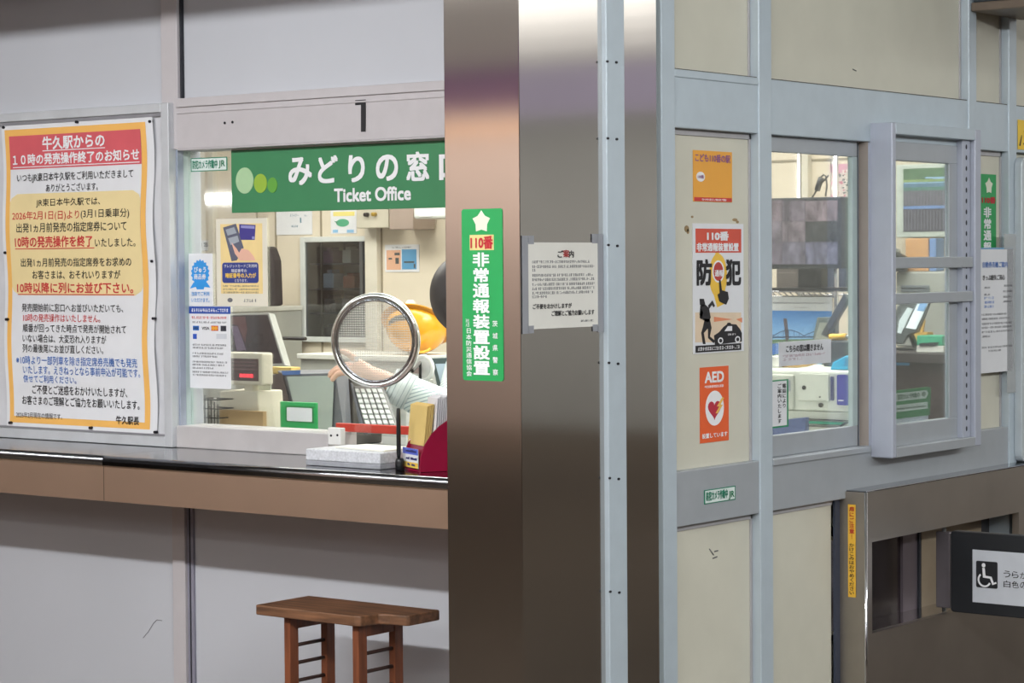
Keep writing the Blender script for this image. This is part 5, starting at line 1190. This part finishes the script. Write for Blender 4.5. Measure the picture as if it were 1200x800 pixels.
m = MB(); m.px(Pf, 984, 990, 468.3, 469.7, .006, .0075); obj('label', m, white_ink, ca2)
u0b, u1b, v0b, v1b = rectpx(P, 888, 1003, 483, 500); u1b = min(u1b, -3.05)
m = MB(); m.hexa([(u0b, 5.504, dzb), (u1b, 5.504, dzb), (xbk, 5.84, dzb), (u0b-.1, 5.84, dzb), (u0b, 5.504, v0-.001), (u1b, 5.504, v0-.001), (xbk, 5.84, v0-.001), (u0b-.1, 5.84, v0-.001)]); obj('lower_body', m, mi_, pr2, .003)
m = MB(); m.px(Pf, 930, 994, 491, 491.8, -.004, .002); m.px(Pf, 930, 990, 499, 499.8, -.004, .002); obj('tray_line', m, dark, pr2)
m = MB(); m.px(Pf, 930, 990, 493.5, 496.5, -.004, .003); obj('green_stripe', m, mat('stripe_green', (42, 140, 112), .4), pr2)
m = MB(); m.tube([Pf.W(*Pf.L(*q), .012) for q in ((985, 505), (988, 499), (992, 496), (999, 494))], .003, 8); tag(obj('black_cable', m, black), 'short black cable in front of the white office machine', 'cable')
# blue folder in front
P = PA(5.25); m = MB(); m.ppoly(P, [(903, 512), (943.5, 508), (943.5, 489), (903, 493)], -.02, 0)
zmid = P.L(923, 500)[1]
for v in m.bm.verts:
    if v.co.z < zmid: v.co.z = dzb
tag(obj('blue_folder', m, mat('folder_blue', (88, 104, 150), .5), None, .001), 'blue grey folder standing in the bottom of the monitor window', 'folder')
# things on the machine
zm = v1+.0005
P = PA(5.56); m = inbox(P, 972, 998, 419, 431, .07, zm); 
for v in m.bm.verts: v.co.x = min(v.co.x, -3.06)
cs = thing('cyan_stapler', 'bright cyan tool lying on top of the white machine', 'stapler', (P.L(985, 425)[0], 5.6, zm))
u0, u1, v0, v1_ = rectpx(P, 972, 999, 418, 432); u1 = min(u1, -3.055)
m = MB(); m.poly(P, [(u0, zm), (u1, zm), (u1, zm+.034), (u1-.02, zm+.04), (u0+.01, zm+.02)], -.03, 0); obj('body', m, mat('cyan_plastic', (40, 168, 214), .4), cs, .004)
m = MB(); m.poly(P, [(u1-.025, zm+.012), (u1-.005, zm+.012), (u1-.005, zm+.03), (u1-.02, zm+.03)], 0, .004); obj('grip', m, mat('cyan_dark', (30, 130, 180), .4), cs, .001)
m = MB(); P = PA(5.6); m.px(P, 902, 913, 417, 429, -.05, 0)
for v in m.bm.verts:
    if v.co.z < P.L(908, 426)[1]: v.co.z = zm
tag(obj('white_box', m, white, None, .003), 'small white box on the left of the white machine', 'box')
m = MB(); m.tube([PA(5.62).W(*PA(5.62).L(*q), 0) for q in ((916, 428), (935, 428.5), (946, 427), (956, 424), (962, 422))], .006, 8)
for v in m.bm.verts: v.co.z = max(v.co.z, zm)
tag(obj('tan_cord', m, mat('cord_tan', (196, 160, 96), .5)), 'tan cord lying on the white machine behind the notice card', 'cord')
# calendar with bridge picture
P = PA(6.05); u0, u1, v0, v1 = rectpx(P, 880, 975, 348, 430)
rk = thing('wire_rack', 'chrome wire shelf rack behind the monitor window', 'rack', (P.L(930, 380)[0], 6.2, dzb))
zr0, zr1 = PA(6.08).L(930, 347.5)[1], PA(6.08).L(930, 341.5)[1]
xa_, xb_ = PA(6.08).L(870, 345)[0], PA(6.08).L(980, 345)[0]
m = MB()
for (y_, ) in ((6.08,), (6.42,)):
    m.tube([(xa_, y_, zr0), (xb_, y_, zr0)], .003, 8); m.tube([(xa_, y_, zr1), (xb_, y_, zr1)], .003, 8)
    for i in range(16):
        x = xa_+(xb_-xa_)*i/16; m.tube([(x, y_, zr1), (x+(xb_-xa_)/16, y_, zr0)], .002, 6)
for i in range(14): x = xa_+(xb_-xa_)*i/13; m.tube([(x, 6.08, zr1), (x, 6.42, zr1)], .002, 6)
obj('wire_shelf', m, chrome, rk)
for (x, y_) in ((xa_, 6.08), (xb_, 6.08), (xa_, 6.42), (xb_, 6.42)): m = MB(); m.tube([(x, y_, dzb), (x, y_, 1.86)], .008, 10); obj('post', m, chrome, rk)
cl = thing('wall_calendar', 'calendar with a blue sky and bridge photo hanging from the wire rack', 'calendar', ((u0+u1)/2, 6.05, v0))
m = MB(); m.pbox(P, u0, u1, v0, v1, -.003, 0); obj('sheet', m, paper, cl)
vs = P.L(930, 364)[1]
m = MB(); k = 10
skm = bpy.data.materials.new('calendar_sky'); skm.use_nodes = True; nt = skm.node_tree; bs = nt.nodes['Principled BSDF']; tcn = nt.nodes.new('ShaderNodeTexCoord'); sx_ = nt.nodes.new('ShaderNodeSeparateXYZ'); rpn = nt.nodes.new('ShaderNodeValToRGB')
nt.links.new(tcn.outputs['Generated'], sx_.inputs[0]); nt.links.new(sx_.outputs['Z'], rpn.inputs[0]); nt.links.new(rpn.outputs[0], bs.inputs['Base Color']); bs.inputs['Roughness'].default_value = .5
e = rpn.color_ramp.elements; e[0].color = lin((150, 195, 230))+(1,); e[0].position = .3; e[1].color = lin((58, 128, 200))+(1,); e[1].position = 1
m.pbox(P, u0, u1, v0, vs, 0, .0008); obj('photo', m, skm, cl)
m = MB(); m.ppoly(P, [(885, 394.5), (956, 393.5), (956, 395.3), (885, 396.3)], .0008, .0014)
for (x0_, x1_, hh_) in ((868, 908, 7), (906, 943, 7), (942, 980, 6)):
    pts = [(x0_+(x1_-x0_)*i/12, 393.5-hh_*math.sin(math.pi*i/12)) for i in range(13)]
    for q, r2 in zip(pts, pts[1:]): m.ppoly(P, [(q[0], q[1]-.5), (r2[0], r2[1]-.5), (r2[0], r2[1]+.6), (q[0], q[1]+.6)], .0008, .0014)
    for q in pts[2:-1:2]: m.ppoly(P, [(q[0]-.25, q[1]), (q[0]+.25, q[1]), (q[0]+.25, 394.5), (q[0]-.25, 394.5)], .0008, .0013)
obj('bridge_print', m, mat('bridge_blue', (62, 92, 128), .5), cl)
m = MB(); m.ppoly(P, [(918.5, 373), (922.5, 373), (925, 396), (921.5, 402)], .0014, .002); obj('tower_print', m, mat('tower_brown', (84, 70, 72), .5), cl)
m = MB(); m.ppoly(P, [(885, 398), (956, 397), (956, 402), (885, 406)], .0008, .0012); m.ppoly(P, [(885, 422), (915, 410), (925, 430), (885, 430)], .0008, .0012); obj('green_print', m, mat('print_green', (92, 122, 92), .5), cl)
m = MB(); m.ppoly(P, [(885, 404), (916, 402), (914, 414), (885, 420)], .0012, .0016); obj('river_print', m, mat('print_river', (60, 108, 180), .5), cl)
m = MB(); m.scrib(P, 906, 972, 355, 1.5, .0014, 170, .8); m.scrib(P, 930, 946, 360.3, 1.5, .0014, 171, .6); obj('lettering', m, grey_ink, cl)
# monitors and things on the rack
P = PA(5.98); u0, u1, v0, v1 = rectpx(P, 880, 986, 231.5, 315)
cc = thing('camera_monitor', 'large monitor showing a grid of camera pictures behind the side window', 'monitor', ((u0+u1)/2, 6.05, zr1))
m = MB(); m.pbox(P, u0, u1, v0, v1, -.07, 0); obj('bezel', m, mat('bezel_dark', (36, 40, 43), .4), cc, .004)
vx = [(880, 906), (906, 932.5), (932.5, 958), (958, 981)]
cells = [(112, 100, 108), (98, 90, 100), (116, 104, 112), (118, 104, 110), (104, 96, 106), (112, 102, 110), (60, 60, 62), (96, 90, 98), (100, 92, 104), (98, 94, 108), (94, 94, 114), (102, 96, 110)]
rows_ = [(235, 259), (259.5, 283), (283.5, 309.5)]
cell_m = {}
for j, (ya, yb_) in enumerate(rows_):
    for i, (a, b) in enumerate(((880, 917), (917.4, 944), (944.4, 959 if j == 1 and False else 982))):
        c_ = cells[(j*4+i) % 12] if not (j == 1 and i == 2) else (56, 58, 60)
        m = MB(); m.px(P, a, b, ya, yb_, .0004, .0018)
        mm_ = mat('feed_%d_%d' % (j, i), c_, .25, var=.42, scale=16+3*i, emit=.2, stretch=(1.6, 1, .8)); obj('camera_picture', m, mm_, cc)
m = MB(); m.box((u0+u1)/2-.04, (u0+u1)/2+.04, 6.06, 6.1, zr1+.012, v0+.05); m.box((u0+u1)/2-.12, (u0+u1)/2+.12, 6.0, 6.2, zr1+.003, zr1+.012); obj('stand', m, black, cc, .002)
for (xl_, xr_, c_, nm_, y_) in ((890, 924, (96, 88, 82), 'brown', 6.12), (926, 944, (150, 140, 128), 'beige', 6.14), (947, 972, (70, 76, 88), 'slate blue', 6.12)):
    Pq = PA(y_); u0, u1, va_, vb_ = rectpx(Pq, xl_, xr_, 312, 338); m = MB(); m.box(u0, u1, y_+.1, y_+.24, zr1+.003, vb_); m.box(u0+.005, u1-.005, y_+.098, y_+.1, zr1+.01, vb_-.02)
    tag(obj('rack_box', m, mat('rackbox_%s' % nm_[:5], c_, .5, var=.1), None, .003), '%s box on the wire shelf under the camera monitor' % nm_, 'box', 'boxes on the wire shelf')
# power adapter with cable on the monitor
P = PA(6.0); zq = PA(5.98).L(950, 231.5)[1]
ad = thing('cable_adapter', 'black adapter with a looped cable on top of the camera monitor', 'adapter', (P.L(960, 225)[0], 6.0, zq))
m = MB(); m.tube([P.W(*P.L(957.5, 223), 0), P.W(*P.L(962.5, 208), 0)], .009, 10); obj('adapter_body', m, black, ad)
m = MB(); m.tube([P.W(*P.L(*q), 0) for q in ((952, 231), (957, 223), (962, 208), (965, 204.5), (968, 207), (969, 218), (967.5, 230))], .0028, 8); m.tube([P.W(*P.L(*q), 0) for q in ((962, 215), (967, 210), (971, 205.5))], .0028, 8); obj('cable', m, black, ad)
# flower picture on back wall
r = sticker('flower_picture', 'pink flower picture on the back wall seen above the camera monitor', 'picture', BK2, 973, 1003, 192, 240, mat('picture_pale', (214, 202, 192), .6), .002)
m = MB(); m.px(BK2, 973, 1003, 192, 202, .002, .003); obj('pink_band', m, mat('pink_band', (216, 160, 178), .5), r)
rg = random.Random(9); 
for c_, nq in (((200, 110, 130), 26), ((90, 96, 90), 14), ((236, 226, 216), 30)):
    m = MB()
    for q in range(nq): m.ell(BK2, rg.uniform(975, 1001), rg.uniform(199, 238), rg.uniform(.8, 1.8), rg.uniform(.8, 1.8), .003, .0035+rg.uniform(0, .0004), 8)
    obj('flower_print', m, mat('flower_%d' % c_[0], c_, .6), r)
# grey tilted screen and black arm
P = PG((PA(5.8).L(965, 385)[0], 5.8, 1.2), (1, 0, 0), (0, .15, 1))
gm = thing('tilted_screen', 'grey tilted screen on a black arm, right of the bridge calendar', 'monitor', P.W(*P.L(965, 430), 0))
m = MB(); m.ppoly(P, [(951.5, 400), (978, 400), (980, 371), (957.5, 371.5)], -.02, 0); obj('bezel', m, mat('bezel_grey', (94, 106, 106), .4), gm, .002)
m = MB(); m.ppoly(P, [(955, 398), (975, 398), (977, 378), (961, 378)], .0004, .002); obj('screen', m, mat('screen_olive', (140, 146, 138), .3), gm)
m = MB(); m.hexa([P.W(*P.L(968, 393), .01), P.W(*P.L(974, 396), .01), P.W(*P.L(974, 396), .03), P.W(*P.L(968, 393), .03), P.W(*P.L(995, 345), .01), P.W(*P.L(1000, 352), .01), P.W(*P.L(1000, 352), .03), P.W(*P.L(995, 345), .03)]); obj('arm', m, mat('arm_dark', (58, 64, 72), .4), gm, .002)
m = MB(); q = P.W(*P.L(960, 400), -.02); m.tube([q, (q[0], q[1]+.02, zm-.0)], .012, 10); obj('stand', m, mat('bezel_grey', (94, 106, 106), .4), gm)
P = PA(5.75); t = thing('yellow_marker', 'yellow marker on a dark box right of the bridge calendar', 'marker', P.W(*P.L(982, 399), 0))
a = P.L(973, 395); b = P.L(992, 394.5); m = MB(); m.tube([P.W(*a, 0), P.W(*b, 0)], .0095, 12); obj('marker_body', m, mat('marker_yellow', (238, 190, 60), .4), t)
m = MB(); m.tube([P.W(*b, 0), P.W(b[0]+.012, b[1]+.001, 0)], .006, 10); obj('marker_cap', m, mat('cap_grey', (190, 192, 190), .4), t)
m = MB(); m.box(a[0]-.005, PA(5.83).L(1028, 400)[0], 5.72, 5.83, zm, a[1]-.0105); tag(obj('dark_case', m, mat('case_slate', (58, 64, 66), .4, var=.1), None, .003), 'dark box behind the cyan tool, under the yellow marker', 'box')

# ================================================================== behind the sliding window
P = PA(7.2); u0, u1, v0, v1 = rectpx(P, 1050, 1116, 192, 278)
sm = thing('large_screen', 'white framed status screen with coloured rows seen through the sliding window', 'screen', ((u0+u1)/2, 7.25, v0))
m = MB(); m.pbox(P, u0, u1, v0, v1, -.09, 0); obj('bezel', m, mat('bezel_pale', (200, 208, 200), .45), sm, .004)
for (a, b, c_) in ((197, 210, (92, 122, 92)), (210, 213, (140, 165, 110)), (213, 219, (98, 128, 150)), (219, 223, (90, 130, 120)), (223, 241, (104, 102, 112)), (241, 244.5, (110, 140, 190)), (244.5, 271, (84, 82, 92))):
    m = MB(); m.px(P, 1059, 1113, a, b, .0005, .0025); obj('screen_row', m, mat('row_%d_%d' % (c_[0], c_[2]), c_, .3, var=.12, scale=40, emit=.2), sm)
m = MB()
for i in range(14): x = 1061+i*3.7; m.px(P, x, x+.8, 224, 240, .0025, .003); m.px(P, x, x+.8, 246, 269, .0025, .003)
obj('screen_row', m, mat('row_line', (124, 120, 132), .4, emit=.15), sm)
m = MB(); m.px(P, 1094, 1112, 207, 209.5, .0025, .003); m.px(P, 1060, 1112, 213.5, 214.5, .0025, .003); m.px(P, 1085, 1094, 207.3, 209, .0025, .003); obj('screen_row', m, mat('row_bright', (150, 185, 215), .4, emit=.25), sm)
d3 = None
P = PA(6.5); zd = P.L(1080, 414)[1]
m = MB(); xa_ = -3.72; m.box(xa_, -3.06, 6.5, 7.2, zd-.03, zd); t = thing('dark_desk', 'dark wooden desk behind the sliding window', 'desk', (-3.4, 6.85, 0)); obj('desk_top', m, mat('desk_dark', (70, 62, 64), .35), t, .003)
m = MB(); m.box(xa_, -3.06, 6.52, 6.55, 0, zd-.03); m.box(xa_, xa_+.03, 6.55, 7.18, 0, zd-.03); m.box(-3.09, -3.06, 6.55, 7.18, 0, zd-.03); obj('desk_panel', m, mat('desk_panel_dark', (62, 48, 50), .4), t)
m = MB(); m.px(PA(6.518), 1048, 1066, 421, 428, 0, .002); obj('blue_label', m, mat('label_cyan', (80, 150, 200), .5), t)
def clampz(m, z):
    for v in m.bm.verts: v.co.z = max(v.co.z, z)
    return m
# things on this desk
z2 = zd+.0005
P = PA(6.56); u0, u1, v0, v1 = rectpx(P, 1074, 1106, 391, 409); 
gb_ = thing('green_box', 'green topped white box on the dark desk behind the sliding window', 'box', ((u0+u1)/2, 6.6, z2))
m = MB(); m.pbox(P, u0, u1, z2, z2+(v1-v0)*.45, -.09, 0); obj('base', m, white, gb_, .002)
m = MB(); m.pbox(P, u0, u1-.005, z2+(v1-v0)*.45, z2+(v1-v0)*1.1, -.088, -.001); obj('lid', m, mat('lid_green', (72, 178, 140), .4), gb_, .003)
m = MB(); m.ppoly(P, [(1078, 402), (1101, 400.5), (1098, 405), (1078, 405.5)], 0, .003); obj('opening', m, dark, gb_)
P = PG((PA(6.66).L(1070, 375)[0], 6.66, 1.25), (1, 0, 0), (0, .3, 1))
tb_ = thing('tilted_tablet', 'bright tilted tablet screen behind the lower pane of the sliding window', 'tablet', P.W(*P.L(1065, 395), 0))
m = MB(); m.ppoly(P, [(1040, 402), (1058, 402), (1064, 392), (1076, 388), (1091, 350), (1060, 348), (1044, 372)], -.012, 0); obj('case', m, mat('tablet_dark', (66, 72, 74), .4), tb_, .002)
m = MB(); m.ppoly(P, [(1062, 384), (1073.5, 386), (1089, 353), (1077, 353)], .0005, .002); obj('screen', m, mat('tablet_screen', (222, 234, 240), .3, emit=.5), tb_)
m = MB(); m.ppoly(P, [(1075, 364), (1083.5, 365), (1088, 354), (1079, 354)], .002, .0026); obj('screen', m, mat('tablet_blue', (120, 160, 205), .3, emit=.3), tb_)
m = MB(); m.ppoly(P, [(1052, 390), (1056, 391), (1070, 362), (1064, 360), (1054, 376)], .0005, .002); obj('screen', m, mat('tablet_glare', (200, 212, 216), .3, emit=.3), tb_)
m = MB(); q = P.W(*P.L(1062, 385), -.02); m.tube([q, (q[0], q[1]+.05, z2+.004)], .01, 8); m.box(q[0]-.06, q[0]+.06, q[1]+.0, q[1]+.1, z2, z2+.006); obj('stand', m, black, tb_)
P = PA(6.85); m = MB(); m.ppoly(P, [(1078, 388), (1081, 390), (1083.5, 375), (1081, 372)], -.01, 0); 
for v in m.bm.verts: v.co.z += 0
zmn = min(v.co.z for v in m.bm.verts)
m.box(P.L(1079, 388)[0]-.02, P.L(1079, 388)[0]+.03, 6.84, 6.88, z2, zmn+.003); tag(obj('yellow_tag', m, mat('tag_yellow', (220, 180, 90), .5), None, .001), 'yellow tag standing behind the bright tilted tablet', 'tag')
P = PA(6.95)
for (xl_, xr_, yt_, c_, nm_, lb) in ((1050, 1105, 366, (130, 132, 128), 'grey_printer', 'wide grey machine under the status screen'), ):
    u0, u1, va_, vb_ = rectpx(P, xl_, xr_+10, 327, 345)
    t = thing(nm_, lb, 'machine', ((u0+u1)/2, 7.0, z2)); m = MB(); m.pbox(P, u0, u1, z2, P.L(1080, 318)[1], -.18, 0); obj('body', m, mat('gp_body', (168, 170, 164), .45), t, .006)
    m = MB(); m.px(P, 1056, 1090, 334, 342, 0, .004); obj('front_panel', m, mat('gp_panel', (118, 124, 130), .4), t, .002)
    m = MB(); m.px(P, 1057, 1087, 337, 338, .004, .006); obj('paper_slot', m, dark, t)
    zt3 = P.L(1080, 318)[1]+.0005
m = MB(); P = PA(7.0); m.px(P, 1061, 1088, 279, 293, -.06, 0); clampz(m, zt3)
for v in m.bm.verts:
    if v.co.z < P.L(1075, 290)[1]: v.co.z = zt3
t = tag(obj('orange_box', m, mat('box_orange', (210, 160, 110), .5), None, .003), 'orange brown carton on the grey machine, below the status screen', 'box')
m = MB(); m.px(P, 1089, 1097, 279, 293, -.06, 0)
for v in m.bm.verts:
    if v.co.z < P.L(1075, 290)[1]: v.co.z = zt3
tag(obj('blue_carton', m, mat('box_skyblue', (120, 150, 200), .5), None, .003), 'slim blue carton right of the orange brown carton', 'box')
P = PA(6.97); m = MB(); u0, u1, va_, vb_ = rectpx(P, 1040, 1064, 290, 298); m.lathe(((u0+u1)/2, 6.93, zt3), [(.05, 0), (.058, .02), (.05, .05), (.03, .06)], 24)
bw = thing('desk_phone', 'dark domed device on the left of the grey machine', 'device', ((u0+u1)/2, 6.97, zt3)); obj('body', m, mat('dome_black', (40, 44, 46), .3), bw)
m = MB(); m.lathe(((u0+u1)/2, 6.93, zt3+.06), [(.03, 0), (.028, .012), (.01, .02)], 20); obj('cap', m, mat('dome_silver', (170, 180, 182), .3, .5), bw)
# green white sign and papers stand just inside the sliding pane
P = PB(-2.968)
ss = thing('security_sign', 'green and white security camera sign at the foot of the sliding window', 'sign', (-2.97, P.L(1065, 490)[0], RT))
m = MB(); m.ppoly(P, [(1040, 492), (1090, 486), (1091, 455), (1089, 453), (1040, 459)], -.004, 0); obj('board', m, mat('ss_green', (48, 138, 72), .4), ss)
m = MB(); m.ppoly(P, [(1040, 471.5), (1085, 466.5), (1087.5, 461), (1086, 457), (1040, 462)], 0, .001); m.ppoly(P, [(1040, 484), (1087, 478.5), (1087, 470.5), (1040, 476)], 0, .001); obj('field', m, mat('ss_white', (224, 232, 222), .5), ss)
m = MB(); a0 = P.L(1051.5, 466); a1 = P.L(1077, 463)
cpx = lambda xl_, xr_, yc, h: (P.L(xl_, yc)[0], P.L(xr_, yc)[0], P.L((xl_+xr_)/2, yc+h/2)[1], P.L((xl_+xr_)/2, yc-h/2)[1])
m.text(P, '防犯カメラ作動中', *cpx(1051.5, 1077, 464, 6.5), .0016, .02); m.text(P, 'Security Camera In Operation', *cpx(1050, 1084, 477.5, 3.4), .0016, .02); m.mi = 1; m.ell(P, 1082, 461.5, 2.2, 3, .001, .0016, 14); obj('lettering', m, [mat('ss_ink', (30, 90, 50), .5), mat('ss_logo', (120, 140, 120), .5)], ss)
zpp = P.L(1070, 484)[1]; ya_, yb_ = P.L(1036, 490)[0], P.L(1091, 490)[0]
m = MB(); m.box(-3.018, -2.975, ya_, yb_, 1.0185, zpp-.006)
tag(obj('paper_stack', m, mat('paper_bluewhite', (222, 222, 234), .6), None, .002), 'white paper stack under the green security sign', 'paper')
